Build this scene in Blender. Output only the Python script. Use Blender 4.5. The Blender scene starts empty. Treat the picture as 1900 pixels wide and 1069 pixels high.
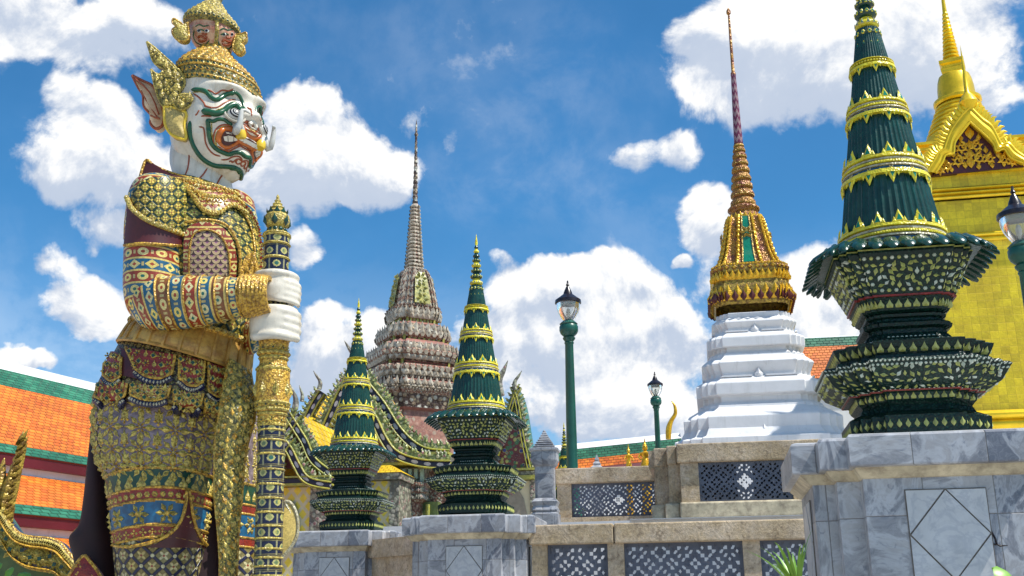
import bpy, bmesh, math, random
from mathutils import Vector, Matrix
from mathutils.bvhtree import BVHTree
R = math.radians
pi = math.pi
SC = bpy.context.scene
COL = SC.collection
random.seed(7)

# ---------------------------------------------------------------- camera
F_PX, PITCH, ROLL = 2015.0, R(16.75), R(-0.6)
CAMP = Vector((0, 0, 1.6))
cam_d = bpy.data.cameras.new('camera'); cam = bpy.data.objects.new('camera', cam_d); COL.objects.link(cam)
CM = Matrix.Rotation(pi/2 + PITCH, 3, 'X') @ Matrix.Rotation(ROLL, 3, 'Z')
cam.matrix_world = Matrix.Translation(CAMP) @ CM.to_4x4()
cam_d.sensor_width = 36; cam_d.lens = F_PX/1900*36
cam_d.clip_start = .1; cam_d.clip_end = 6000
SC.camera = cam

def ray(px, py):
    return (CM @ Vector(((px-950)/F_PX, -(py-534.5)/F_PX, -1))).normalized()
def W(px, py, Y):            # where a sight line meets the vertical plane at distance Y
    d = ray(px, py); return CAMP + d*(Y/d.y)
def WZ(px, py, z):           # where a sight line meets the level plane at height z
    d = ray(px, py); return CAMP + d*((z-1.6)/d.z)
def mpp(p):                  # metres per photo pixel at a point
    return -((CM.transposed() @ (Vector(p)-CAMP)).z)/F_PX

# ---------------------------------------------------------------- node expressions
NT = None
def node(t, **kw):
    n = NT.nodes.new(t)
    for k, v in kw.items(): setattr(n, k, v)
    return n
def put(sock, v):
    if isinstance(v, X): NT.links.new(v.s, sock)
    elif isinstance(v, bpy.types.NodeSocket): NT.links.new(v, sock)
    elif isinstance(v, (tuple, list)) and len(v) == 3 and sock.type == 'RGBA': sock.default_value = (*v, 1)
    else: sock.default_value = v
def mth(op, *a, clamp=False):
    n = node('ShaderNodeMath', operation=op, use_clamp=clamp)
    for i, x in enumerate(a): put(n.inputs[i], x)
    return X(n.outputs[0])
class X:
    def __init__(s, sock): s.s = sock
    def __add__(s, o): return mth('ADD', s, o)
    __radd__ = __add__
    def __sub__(s, o): return mth('SUBTRACT', s, o)
    def __rsub__(s, o): return mth('SUBTRACT', o, s)
    def __mul__(s, o): return mth('MULTIPLY', s, o)
    __rmul__ = __mul__
    def __truediv__(s, o): return mth('DIVIDE', s, o)
fr = lambda x: mth('FRACT', x)
fl = lambda x: mth('FLOOR', x)
ab = lambda x: mth('ABSOLUTE', x)
mn = lambda a, b: mth('MINIMUM', a, b)
mx = lambda a, b: mth('MAXIMUM', a, b)
gt = lambda a, b: mth('GREATER_THAN', a, b)
lt = lambda a, b: mth('LESS_THAN', a, b)
sn = lambda a: mth('SINE', a)
def ln(x, y): return mth('SQRT', x*x + y*y)
def sm(x, a, b, lo=0., hi=1.):
    n = node('ShaderNodeMapRange', interpolation_type='SMOOTHSTEP')
    for i, v in enumerate((x, a, b, lo, hi)): put(n.inputs[i], v)
    return X(n.outputs[0])
def lerp(f, a, b):
    n = node('ShaderNodeMix', data_type='RGBA'); put(n.inputs[0], f); put(n.inputs[6], a); put(n.inputs[7], b)
    return X(n.outputs[2])
def mulc(a, b, f=1.):
    n = node('ShaderNodeMix', data_type='RGBA', blend_type='MULTIPLY'); put(n.inputs[0], f); put(n.inputs[6], a); put(n.inputs[7], b)
    return X(n.outputs[2])
def grey(x):
    n = node('ShaderNodeCombineColor')
    for i in range(3): put(n.inputs[i], x)
    return X(n.outputs[0])
def comb(x, y, z=0.):
    n = node('ShaderNodeCombineXYZ')
    for i, v in enumerate((x, y, z)): put(n.inputs[i], v)
    return X(n.outputs[0])
def sepv(v):
    n = node('ShaderNodeSeparateXYZ'); put(n.inputs[0], v); return [X(o) for o in n.outputs]
def objv(): return X(node('ShaderNodeTexCoord').outputs['Object'])
def uv():
    a = sepv(X(node('ShaderNodeUVMap', uv_map='UVMap').outputs[0])); return a[0], a[1]
def noise(scale, detail=3., rough=.55, vec=None, dist=0.):
    n = node('ShaderNodeTexNoise'); put(n.inputs['Vector'], vec if vec is not None else objv())
    put(n.inputs['Scale'], scale); put(n.inputs['Detail'], detail); put(n.inputs['Roughness'], rough); put(n.inputs['Distortion'], dist)
    return X(n.outputs[0])
def wn(a, b=0., c=0.):
    n = node('ShaderNodeTexWhiteNoise', noise_dimensions='3D'); put(n.inputs['Vector'], comb(a, b, c)); return X(n.outputs[0])
def voro(scale, vec=None, feature='F1', rnd=1.):
    n = node('ShaderNodeTexVoronoi', feature=feature); put(n.inputs['Vector'], vec if vec is not None else objv()); put(n.inputs['Scale'], scale)
    if 'Randomness' in n.inputs: put(n.inputs['Randomness'], rnd)
    return X(n.outputs['Distance']), X(n.outputs['Color']) if 'Color' in n.outputs else None

def mat(name, fn=None, col=None, rough=.5, metal=0., bump=.0, bd=.01, var=.25, vs=6., emit=None, trans=0., spec=.5, coat=0.):
    """fn() returns (colour, height or None); var = strength of large scale tone variation"""
    global NT
    m = bpy.data.materials.new(name); m.use_nodes = True; NT = m.node_tree
    b = NT.nodes['Principled BSDF']; h = None
    if fn: col, h = fn()
    if var:
        nz = noise(vs, 5., .65)
        f = sm(nz, .3, .7, 1-var, 1+var*.35)
        col = mulc(col, grey(f))
    put(b.inputs['Base Color'], col)
    put(b.inputs['Roughness'], rough); put(b.inputs['Metallic'], metal)
    put(b.inputs['Specular IOR Level'], spec); put(b.inputs['Transmission Weight'], trans); put(b.inputs['Coat Weight'], coat)
    if h is not None and bump:
        n = node('ShaderNodeBump'); put(n.inputs['Strength'], bump); put(n.inputs['Distance'], bd); put(n.inputs['Height'], h)
        NT.links.new(n.outputs[0], b.inputs['Normal'])
    return m

# ---------------------------------------------------------------- sky with cumulus
SUN_AZ, SUN_EL = R(62), R(56)      # azimuth from +Y towards +X
w = bpy.data.worlds.new('World'); w.cycles.sampling_method = 'MANUAL'; w.cycles.sample_map_resolution = 512; SC.world = w; w.use_nodes = True; NT = w.node_tree
bg = NT.nodes['Background']; bg.inputs[1].default_value = .082
sky = node('ShaderNodeTexSky', sky_type='NISHITA', sun_disc=False)
sky.sun_elevation = SUN_EL; sky.sun_rotation = SUN_AZ; sky.air_density = 1.0; sky.dust_density = .4; sky.ozone_density = 2.5
dv = X(node('ShaderNodeTexCoord').outputs['Generated'])
dx, dy, dz = sepv(dv)
az = mth('ARCTAN2', dx, dy); el = mth('ARCSINE', dz)
wob1 = noise(7., 4., .6, dv); wob2 = noise(7., 4., .6, X(node('ShaderNodeVectorMath', operation='ADD').outputs[0]) if 0 else dv, 1.3)
azw = az + (wob1-.5)*.06; elw = el + (wob2-.5)*.06
BL = [ # px, py, rx, ry, weight
 (60,50,165,58,.95),(170,35,130,48,.85),(290,60,80,36,.5),(455,40,30,20,.45),
 (175,225,70,66,1.05),(125,290,70,48,.95),(215,315,160,74,1.1),(160,360,75,40,.75),(210,430,60,50,.9),
 (575,265,110,85,1.2),(500,330,150,70,1.1),(650,330,110,65,1.1),(700,360,60,35,.8),(560,210,45,35,.7),
 (100,500,58,36,.85),(155,560,75,45,.9),(200,605,65,32,.75),(560,470,45,38,.9),(500,410,40,40,.7),(40,668,50,22,1),
 (600,590,60,35,1),(570,650,90,80,1),(640,650,80,70,.9),(690,600,40,40,.8),(840,640,50,50,.8),
 (980,545,90,50,1.1),(1090,540,110,55,1.1),(1010,620,150,80,1.1),(1190,590,90,60,1.1),(1255,640,80,60,1),(1110,690,220,90,.9),(1000,770,60,50,.6),(1200,770,200,60,.7),
 (916,486,28,20,.62),(1180,300,55,26,.65),(1255,300,50,36,.7),(1325,390,58,48,.95),(1330,440,50,38,.8),(1277,498,20,14,.8),
 (1290,60,75,60,1.1),(1380,100,110,110,1.2),(1520,60,170,110,1.3),(1690,70,150,110,1.2),(1460,190,150,50,.8),(1580,170,200,60,.8),(1825,190,90,45,.7),(1880,20,50,50,.6),(1780,130,60,70,.8),
 (1520,520,90,65,.9),(1560,590,90,60,.7),(1370,520,70,50,.6),(765,225,45,32,.55),(840,275,30,30,.55),(805,255,30,14,.4),
 (330,560,150,60,.3),(700,470,120,30,.25),(1650,330,200,60,.35),
]
cov = None; lit = None
PV = comb(azw, elw, 0.)
for (px, py, rx, ry, wt) in BL:
    d = ray(px, py); a0 = math.atan2(d.x, d.y); e0 = math.asin(d.z)
    sx = rx/F_PX*1.12/max(.5, math.cos(e0)); sy = ry/F_PX*1.12
    n2 = node('ShaderNodeVectorMath', operation='MULTIPLY_ADD'); put(n2.inputs[0], PV); n2.inputs[1].default_value = (1/sx, 1/sy, 0); n2.inputs[2].default_value = (-a0/sx, -e0/sy, 0)
    n3 = node('ShaderNodeVectorMath', operation='DOT_PRODUCT'); put(n3.inputs[0], n2.outputs[0]); put(n3.inputs[1], n2.outputs[0])
    f = mth('MULTIPLY_ADD', X(n3.outputs['Value']), -wt*.55, wt, clamp=True)
    cov = f if cov is None else mth('SMOOTH_MAX', cov, f, .25)
    n4 = node('ShaderNodeVectorMath', operation='DOT_PRODUCT'); put(n4.inputs[0], n2.outputs[0]); n4.inputs[1].default_value = (0, 1, 0)
    if lit is None: lit = X(n4.outputs['Value'])*f
    else: lit = mth('MULTIPLY_ADD', X(n4.outputs['Value']), f, lit)
# clouds elsewhere round the sky, so that it stays a sky from any side
away = sm(ab(az), .55, .75)
gen = sm(noise(2.2, 6., .6, dv), .5, .68)*away*sm(dz, .0, .1)
cov = mx(cov, gen)
nb = noise(9., 9., .62, dv, .25)
vm = node('ShaderNodeVectorMath', operation='ADD'); put(vm.inputs[0], dv); vm.inputs[1].default_value = (.012, -.004, .022)
nb2 = noise(9., 9., .62, X(vm.outputs[0]), .25)
nl = noise(3.4, 5., .55, dv)
nm = noise(26., 6., .6, dv, .15)
den = cov*.80 + (nb-.5)*1.75 + (nl-.5)*.75 + (nm-.5)*.28
mask = sm(den, .30, .58)*sm(cov, .14, .30)
veil = sm(nl, .42, .7)*.12*sm(nb, .3, .6) + sm(el, .12, .36, .30, 0.)
soft = mx(mask, veil)
core = sm(den, .55, 1.25)
rel = (nb-nb2)*5.2 + lit*.75 - .04
shade = mth('ADD', sm(rel, -.55, .45), 0., clamp=True)
bright = lerp(shade, (.52, .60, .74), (1.06, 1.05, 1.03))
bright = lerp(core*.35, bright, (.80, .84, .90))
gm = node('ShaderNodeGamma'); put(gm.inputs[0], sky.outputs[0]); gm.inputs[1].default_value = 1.0
skyc = mulc(X(gm.outputs[0]), (.45, 1.10, 1.42))
skyc = mulc(skyc, grey(sm(nl, .3, .7, .93, 1.05)))
cl = node('ShaderNodeVectorMath', operation='SCALE'); put(cl.inputs[0], bright); cl.inputs['Scale'].default_value = 9.6
final = lerp(soft, skyc, X(cl.outputs[0]))
put(bg.inputs[0], final)

sl = bpy.data.lights.new('sun', 'SUN'); sl.energy = 4.9; sl.angle = R(.6); sl.color = (1, .96, .88)
so = bpy.data.objects.new('sun', sl); COL.objects.link(so)
sd = Vector((math.sin(SUN_AZ)*math.cos(SUN_EL), math.cos(SUN_AZ)*math.cos(SUN_EL), math.sin(SUN_EL)))
# the sun stands high on the right, a little towards the camera's side
sd.y = -abs(sd.y)*.8; sd.normalize()
sky.sun_rotation = math.atan2(sd.x, sd.y); sky.sun_elevation = math.asin(sd.z)
so.rotation_euler = sd.to_track_quat('Z', 'Y').to_euler()
SC.view_settings.view_transform = 'Standard'; SC.view_settings.look = 'None'; SC.view_settings.gamma = 1
SC.view_settings.exposure = .42
SC.render.resolution_x = 1024; SC.render.resolution_y = 576
SC.render.engine = 'CYCLES'

# ---------------------------------------------------------------- mesh builder
FR = {}
def rootinv(o):
    while o is not None:
        if o in FR: return FR[o]
        o = o.parent
    return Matrix.Identity(4)
def thing(name, label, cat, loc=(0,0,0), rz=0., group=None, built_at_origin=False):
    o = bpy.data.objects.new(name, None); COL.objects.link(o); o.empty_display_size = .2
    M = Matrix.Translation(loc) @ Matrix.Rotation(rz, 4, 'Z')
    o.matrix_world = M; o.location = loc; o.rotation_euler = (0,0,rz)
    FR[o] = Matrix.Identity(4) if built_at_origin else M.inverted()
    o['label'] = label; o['category'] = cat
    if group: o['group'] = group
    return o
def tag(o, label, cat, group=None):
    o['label'] = label; o['category'] = cat
    if group: o['group'] = group
    return o
def dup(root, loc, rz=None, scale=1., label=None, group=None):
    def cp(o, par):
        c = o.copy(); COL.objects.link(c)
        if par is not None: c.parent = par; c.matrix_parent_inverse = Matrix.Identity(4)
        for ch in [x for x in bpy.data.objects if x.parent == o]: cp(ch, c)
        return c
    kids = {}
    for x in bpy.data.objects:
        if x.parent: kids.setdefault(x.parent.name, []).append(x)
    def cp2(o, par):
        c = o.copy(); COL.objects.link(c)
        if par is not None: c.parent = par
        for ch in kids.get(o.name, []): cp2(ch, c)
        return c
    r = cp2(root, None); r.location = loc
    if rz is not None: r.rotation_euler = (0,0,rz)
    r.scale = (scale,)*3 if not isinstance(scale, tuple) else scale
    if label: r['label'] = label
    if group: r['group'] = group
    return r

class MB:
    def __init__(s): s.v = []; s.f = []; s.m = []; s.uv = []
    def V(s, p): s.v.append(tuple(p)); return len(s.v)-1
    def face(s, idx, m=0, uv=None):
        s.f.append(tuple(idx)); s.m.append(m); s.uv.append(uv)
    def poly(s, pts, m=0, uv=None): s.face([s.V(p) for p in pts], m, uv)
    def grid(s, P, m=0, closed_u=False, UVg=None, caps=(0,0)):
        """P[j][i] rows of points; each row goes round"""
        n = len(P[0]); idx = [[s.V(p) for p in row] for row in P]
        mm = m if callable(m) else (lambda j, i: m)
        for j in range(len(P)-1):
            for i in range(n if closed_u else n-1):
                k = (i+1) % n
                u = None
                if UVg:
                    a, b = UVg[j], UVg[j+1]
                    k2 = i+1
                    u = (a[i], a[k2], b[k2], b[i])
                s.face((idx[j][i], idx[j][k], idx[j+1][k], idx[j+1][i]), mm(j, i), u)
        if caps[0]: s.face(idx[0][::-1], mm(0, 0))
        if caps[1]: s.face(idx[-1], mm(len(P)-2, 0))
        return idx
    def lathe(s, prof, seg=24, m=0, c=(0,0,0), caps=(0,1), flute=None, uvs=1., squash=None):
        c = Vector(c); P = []; U = []; L = 0
        for j, pr in enumerate(prof):
            r, z = pr[0], pr[1]
            if j: L += math.hypot(r-prof[j-1][0], z-prof[j-1][1])
            row = []; ur = []
            for i in range(seg+1):
                a = 2*pi*i/seg
                rr = r*(flute(a) if flute else 1)
                if i < seg: row.append(c+Vector((math.cos(a)*rr, math.sin(a)*rr, z)))
                ur.append((i/seg, L*uvs))
            P.append(row); U.append(ur)
        s.grid(P, m, True, U, caps)
    def loftplan(s, prof, plan, m=0, c=(0,0,0), caps=(0,1), rz=0.):
        """prof [(half, z)], plan = unit outline [(x,y)]; uv in metres"""
        c = Vector(c); P = []; U = []; L = 0; n = len(plan); cr, sr = math.cos(rz), math.sin(rz)
        per = [0]
        for i in range(n): a, b = plan[i], plan[(i+1) % n]; per.append(per[-1]+math.hypot(a[0]-b[0], a[1]-b[1]))
        mean = sum(p[0] for p in prof)/len(prof)
        for j, (r, z) in enumerate(prof):
            if j: L += math.hypot(r-prof[j-1][0], z-prof[j-1][1])
            P.append([c+Vector(((x*cr-y*sr)*r, (x*sr+y*cr)*r, z)) for x, y in plan])
            U.append([(q*mean, L) for q in per])
        s.grid(P, m, True, U, caps)
    def tube(s, pts, r, sides=6, m=0, caps=(1,1), flat=None):
        pts = [Vector(p) for p in pts]; n = len(pts)
        rs = r if isinstance(r, (list, tuple)) else [r]*n
        P = []; up = None; U = []; L = 0
        for i, p in enumerate(pts):
            t = (pts[min(i+1, n-1)]-pts[max(i-1, 0)]).normalized()
            if up is None:
                up = Vector((0,0,1)) if abs(t.z) < .9 else Vector((1,0,0))
            a = t.cross(up)
            if a.length < 1e-5: a = t.orthogonal()
            a.normalize(); b = a.cross(t).normalized(); up = b
            if i: L += (p-pts[i-1]).length
            P.append([p + (a*math.cos(2*pi*k/sides) + b*math.sin(2*pi*k/sides))*rs[i] for k in range(sides)])
            U.append([(k/sides, L) for k in range(sides+1)])
        s.grid(P, m, True, U, caps)
    def box(s, c, sz, m=0, rz=0., M=None):
        c = Vector(c); x, y, z = sz[0]/2, sz[1]/2, sz[2]/2
        Q = M if M else Matrix.Rotation(rz, 3, 'Z')
        p = [c + Q @ Vector((a*x, b*y, d*z)) for d in (-1,1) for a, b in ((-1,-1),(1,-1),(1,1),(-1,1))]
        i = [s.V(q) for q in p]
        for q, (w_, h_) in (((0,1,5,4),(sz[0],sz[2])),((1,2,6,5),(sz[1],sz[2])),((2,3,7,6),(sz[0],sz[2])),((3,0,4,7),(sz[1],sz[2])),((4,5,6,7),(sz[0],sz[1])),((3,2,1,0),(sz[0],sz[1]))):
            s.face([i[k] for k in q], m, ((0,0),(w_,0),(w_,h_),(0,h_)))
    def prism(s, out, O, A, B, N, th, m=0, side=None, back=True):
        """outline out [(a,b)] in the frame O+a*A+b*B, thickness th along -N"""
        O, A, B, N = map(Vector, (O, A, B, N)); side = m if side is None else side
        f = [s.V(O+A*a+B*b) for a, b in out]; k = [s.V(O+A*a+B*b-N*th) for a, b in out]; n = len(out)
        s.face(f, m, [tuple(q) for q in out])
        if back: s.face(k[::-1], m, [tuple(q) for q in out][::-1])
        L = 0
        for i in range(n):
            j = (i+1) % n; d = math.hypot(out[i][0]-out[j][0], out[i][1]-out[j][1])
            s.face((f[i], k[i], k[j], f[j]), side, ((L,0),(L,th),(L+d,th),(L+d,0))); L += d
    def orn(s, kind, p, a, b, n, sz, m=0, m2=None, asp=1.):
        """small relief ornaments: a along, b up, n out"""
        m2 = m if m2 is None else m2
        A, B, Nn = a*sz*asp, b*sz, n*sz
        q = lambda x, y, z: p + A*x + B*y + Nn*z
        if kind == 'leaf' or kind == 'flame':
            pts = [(0,-.5,0),(.28,-.15,0),(.3,.05,0),(.12,.3,0),(0,.62,0),(-.12,.3,0),(-.3,.05,0),(-.28,-.15,0)]
            if kind == 'flame': pts = [(-.4,-.5,0),(.4,-.5,0),(.46,-.1,0),(.2,.25,0),(0,.7,0),(-.2,.25,0),(-.46,-.1,0)]
            i = [s.V(q(x, y, -.02)) for x, y, z in pts]; c = s.V(q(0, -.05, .22))
            for k in range(len(i)): s.face((i[k], i[(k+1) % len(i)], c), m)
        elif kind == 'gem':
            pts = [(0,-.5),(.5,0),(0,.5),(-.5,0)]
            i = [s.V(q(x, y, -.02)) for x, y in pts]; j = [s.V(q(x*.55, y*.55, .2)) for x, y in pts]
            for k in range(4): s.face((i[k], i[(k+1) % 4], j[(k+1) % 4], j[k]), m)
            s.face(j, m2)
        elif kind == 'dot':
            i = [s.V(q(math.cos(t)*.5, math.sin(t)*.5, -.02)) for t in [k*pi/3 for k in range(6)]]
            j = [s.V(q(math.cos(t)*.28, math.sin(t)*.28, .2)) for t in [k*pi/3 for k in range(6)]]
            for k in range(6): s.face((i[k], i[(k+1) % 6], j[(k+1) % 6], j[k]), m)
            s.face(j, m2)
        elif kind in ('flower', 'flower6'):
            N_ = 4 if kind == 'flower' else 6
            for k in range(N_):
                t = 2*pi*k/N_ + .0; ca, sa = math.cos(t), math.sin(t); w_ = .2 if N_ == 4 else .14
                r4 = [(0.08, 0), (.34, -w_), (.58, 0), (.34, w_)]
                i = [s.V(q(x*ca-y*sa, x*sa+y*ca, -.02)) for x, y in r4]; c = s.V(q(.3*ca, .3*sa, .16))
                for e in range(4): s.face((i[e], i[(e+1) % 4], c), m)
            j = [s.V(q(math.cos(t)*.13, math.sin(t)*.13, .2)) for t in [e*pi/2+.4 for e in range(4)]]; s.face(j, m2)
        elif kind == 'tri':     # pendant triangle with a gem
            pts = [(-.5,-.5),(.5,-.5),(.3,0),(0,.62),(-.3,0)]
            i = [s.V(q(x, y, -.02)) for x, y in pts]; j = [s.V(q(x*.5, y*.5-.1, .14)) for x, y in pts]
            for k in range(5): s.face((i[k], i[(k+1) % 5], j[(k+1) % 5], j[k]), m)
            s.face(j, m2)
    def build(s, name, mats, parent=None, smooth=40, kind=None):
        me = bpy.data.meshes.new(name)
        inv = rootinv(parent) if parent is not None else Matrix.Identity(4)
        me.from_pydata([inv @ Vector(p) for p in s.v], [], s.f)
        mats = mats if isinstance(mats, (list, tuple)) else [mats]
        for m in mats: me.materials.append(m)
        me.polygons.foreach_set('material_index', s.m)
        ul = me.uv_layers.new(name='UVMap'); d = []
        for f, u in zip(s.f, s.uv):
            if u is None or len(u) != len(f): d += [0., 0.]*len(f)
            else:
                for q in u: d += [q[0], q[1]]
        ul.data.foreach_set('uv', d)
        me.validate(); me.update()
        if smooth:
            me.shade_smooth(); me.set_sharp_from_angle(angle=R(smooth))
        o = bpy.data.objects.new(name, me); COL.objects.link(o)
        if parent is not None: o.parent = parent
        if kind: o['kind'] = kind
        return o

def crom(P, t):
    """catmull-rom through a list of lists/vectors at parameter t in [0, n-1]"""
    n = len(P); i = min(int(t), n-2); f = t-i
    p0, p1, p2, p3 = P[max(i-1, 0)], P[i], P[i+1], P[min(i+2, n-1)]
    out = []
    for a, b, c, d in zip(p0, p1, p2, p3):
        out.append(.5*((2*b) + (-a+c)*f + (2*a-5*b+4*c-d)*f*f + (-a+3*b-3*c+d)*f**3))
    return out
def spline(P, n):
    return [crom(P, (len(P)-1)*k/(n-1)) for k in range(n)]

class Surf:
    """loft through rings given as left and right outline points of the photo at distance Y, with real depth"""
    def __init__(s, rings, Y=9., e=2.):
        s.r = []; s.e = e
        for q in rings:
            (x1, y1, x2, y2) = q[:4]; dep = q[4]; yy = Y + (q[5] if len(q) > 5 else 0.)
            a, b = W(x1, y1, yy), W(x2, y2, yy)
            s.r.append([*a, *b, dep])
        s.n = len(rings)-1
        mw = sum((Vector(q[:3])-Vector(q[3:6])).length for q in s.r)/len(s.r)
        s.su = mw*1.35
        s.cl = [0]; st = 8
        prev = s.P(.5, 0)
        for k in range(1, s.n*st+1):
            p = s.P(.5, k/st); s.cl.append(s.cl[-1]+(p-prev).length); prev = p
    def len(s, t):
        k = min(t*8, len(s.cl)-1.001); i = int(k); return s.cl[i]+(s.cl[i+1]-s.cl[i])*(k-i)
    def P(s, u, t):
        q = crom(s.r, max(0, min(t, s.n-1e-6))); a = Vector(q[:3]); b = Vector(q[3:6]); d = q[6]
        c = (a+b)/2; e1 = (b-a)/2; th = pi*u
        ca, sa = -math.cos(th), -math.sin(th)
        if s.e != 2.:
            k = (abs(ca)**s.e + abs(sa)**s.e)**(-1/s.e)*1.; ca *= k; sa *= k
        return c + e1*ca + Vector((0, d*sa, 0))
    def fr(s, u, t):
        h = 1e-3; p = s.P(u, t); a = (s.P(u+h, t)-s.P(u-h, t)).normalized(); b = (s.P(u, min(t+h, s.n))-s.P(u, max(t-h, 0))).normalized()
        n = a.cross(b).normalized()
        c = Vector(crom(s.r, max(0, min(t, s.n-1e-6)))[:3]); c2 = Vector(crom(s.r, max(0, min(t, s.n-1e-6)))[3:6])
        if n.dot(p-(c+c2)/2) < 0: n = -n
        return p, a, b, n
    def mesh(s, mb, m=0, nu=40, per=6, caps=(1,1), t0=0., t1=None, off=0.):
        t1 = s.n if t1 is None else t1; nt = max(2, int((t1-t0)*per)+1); P = []; U = []
        for j in range(nt):
            t = t0+(t1-t0)*j/(nt-1); row = []; ur = []
            for i in range(nu+1):
                u = 2*i/nu
                if i < nu:
                    if off: p, a, b, n = s.fr(u, t); p = p+n*off
                    else: p = s.P(u, t)
                    row.append(p)
                ur.append((u*s.su, s.len(t)))
            P.append(row); U.append(ur)
        mb.grid(P, m, True, U, caps)
    def orn(s, mb, kind, u, t, sz, m=0, m2=None, rot=0., asp=1., off=0.):
        p, a, b, n = s.fr(u, t)
        if rot: c, q = math.cos(rot), math.sin(rot); a, b = a*c+b*q, b*c-a*q
        mb.orn(kind, p+n*off, a, -b, n, sz, m, m2, asp)
    def rail(s, mb, t, r=.012, m=0, u0=0., u1=2., n=40, tf=None, off=0.):
        pts = []
        for k in range(n+1):
            u = u0+(u1-u0)*k/n; tt = tf(u) if tf else t
            p, a, b, nn = s.fr(u, tt); pts.append(p+nn*off)
        mb.tube(pts, r, 5, m, (1,1))
    def rib(s, mb, u, r=.012, m=0, t0=0., t1=None, n=20, uf=None):
        t1 = s.n if t1 is None else t1
        pts = []
        for k in range(n+1):
            t = t0+(t1-t0)*k/n; p, a, b, nn = s.fr(uf(t) if uf else u, t); pts.append(p)
        mb.tube(pts, r, 5, m, (1,1))
    def row(s, mb, kind, t, sz, m=0, m2=None, gap=1.15, u0=0., u1=2., asp=1., rot=0., tf=None, off=0.):
        # spread along the ring at even spacing
        L = 0; pr = s.P(u0, tf(u0) if tf else t); tab = [(0, u0)]
        for k in range(1, 81):
            u = u0+(u1-u0)*k/80; p = s.P(u, tf(u) if tf else t); L += (p-pr).length; pr = p; tab.append((L, u))
        n = max(1, int(L/(sz*gap)))
        j = 0
        for k in range(n):
            d = L*(k+.5)/n
            while tab[j+1][0] < d: j += 1
            u = tab[j][1]+(tab[j+1][1]-tab[j][1])*(d-tab[j][0])/max(1e-9, tab[j+1][0]-tab[j][0])
            s.orn(mb, kind, u, tf(u) if tf else t, sz, m, m2, rot, asp, off)
GY = R(-10)
mb = MB(); mb.poly([(-3000,-3000,0),(3000,-3000,0),(3000,3000,0),(-3000,3000,0)], 0, [(0,0),(1,0),(1,1),(0,1)])
M_ground = mat('stone paving', col=(.45,.43,.40), rough=.8, vs=.8)
mb.build('ground', M_ground, kind='structure', smooth=0)
# ---------------------------------------------------------------- materials
def marble(tone, dark, contrast=1.):
    def f():
        u, v = uv()
        cu, cv = fl(u/.42+.5), fl(v/.47+.13)
        r = wn(cu, cv, 3.); r2 = wn(cu, cv, 9.)
        vec = comb(u*(.6+r2*2.2) + r*7, v*(1.9-r2) + r2*9, r*5)
        a = noise(2.2, 6., .62, vec, 1.4); b = noise(5.5, 4., .6, vec, 2.2)
        vein = sm(ab(a-.5), .0, .09, 1., 0.)
        vein = mx(vein*.8, sm(ab(b-.5), 0., .05, .22, 0.))
        t = sm(a, .3, .7)*.55 + r*.8 - .12
        c = lerp(mth('ADD', t, 0., clamp=True), tone, dark)
        c = lerp(vein*.5*contrast, c, (.62, .64, .68))
        c = lerp(sm(b, .56, .72)*.55*contrast, c, (.10, .12, .165))
        ju = ab(fr(u/.42)-.5); jv = ab(fr(v/.47+.13+.5)-.5)
        j = mx(sm(ju, .0, .012, 1., 0.), sm(jv, .0, .011, 1., 0.))
        c = lerp(j*.75, c, (.13, .11, .09))
        return c, 0.-j
    return f
M_marble = mat('grey veined marble', marble((.47,.46,.46), (.14,.15,.185)), rough=.28, bump=.5, bd=.01, var=.22, vs=3.)
def marble2():
    a = noise(3., 6., .6, None, 1.6); v = sm(ab(a-.5), 0., .05, 1., 0.)
    return lerp(v*.45, (.52,.53,.54), (.33,.35,.40)), a
M_marblew = mat('pale marble', marble2, rough=.3, var=.15, vs=4.)
def creamf():
    a = noise(9., 6., .7); return lerp(sm(a, .4, .7), (.62,.53,.36), (.36,.29,.2)), a
M_cream = mat('cream stone', creamf, rough=.6, bump=.3, var=.35, vs=3.)
def sandf():
    a = noise(2.5, 7., .7); b = noise(28., 5., .7); c = noise(8., 6., .75, None, .8)
    k = lerp(sm(a, .35, .65), (.52,.39,.23), (.56,.45,.33))
    k = lerp(sm(c, .5, .66)*.7, k, (.20,.14,.085))
    k = lerp(sm(c, .28, .42, .5, 0.), k, (.60,.52,.40))
    k = mulc(k, grey(sm(b, .3, .7, .75, 1.15)))
    return k, b + c*1.2
M_sand = mat('weathered sandstone', sandf, rough=.8, bump=.6, bd=.02, var=.3, vs=1.2)
def whitef():
    a = noise(3., 6., .65); x, y, z = sepv(objv())
    st = noise(1., 5., .7, comb(x*6, y*6, z*.9))
    k = lerp(sm(st, .52, .75)*.45, (.66,.66,.67), (.36,.35,.33))
    return k, a
M_white = mat('white limewash', whitef, rough=.7, bump=.25, bd=.02, var=.08, vs=2.)
M_green = mat('dark green glazed tile', lambda: (lerp(noise(30., 3.), (.003,.028,.020), (.008,.060,.042)), noise(30., 3.)), rough=.25, bump=.2, var=.3, vs=8.)
M_greend = mat('green black mosaic', spec=.3, fn=lambda: (lerp(sm(voro(55.)[0], .1, .5), (.012,.055,.036), (.003,.018,.014)), voro(55.)[0]), rough=.35, bump=.5, var=.3, vs=9.)
def yelf(a, b, s=60.):
    def f():
        d, c = voro(s); n = noise(s*.4, 3.)
        return lerp(sm(n, .35, .65), a, b), d
    return f
M_yel = mat('yellow mosaic', yelf((.78,.70,.03), (.60,.48,.02)), rough=.35, bump=.5, var=.2)
M_gold = mat('gilded mosaic', yelf((.50,.34,.05), (.20,.11,.02), 40.), rough=.38, metal=.25, bump=.8, var=.3)
M_goldb = mat('bright gilding', yelf((.85,.52,.03), (.60,.30,.012), 30.), rough=.3, metal=.45, bump=.6, var=.2)
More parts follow.
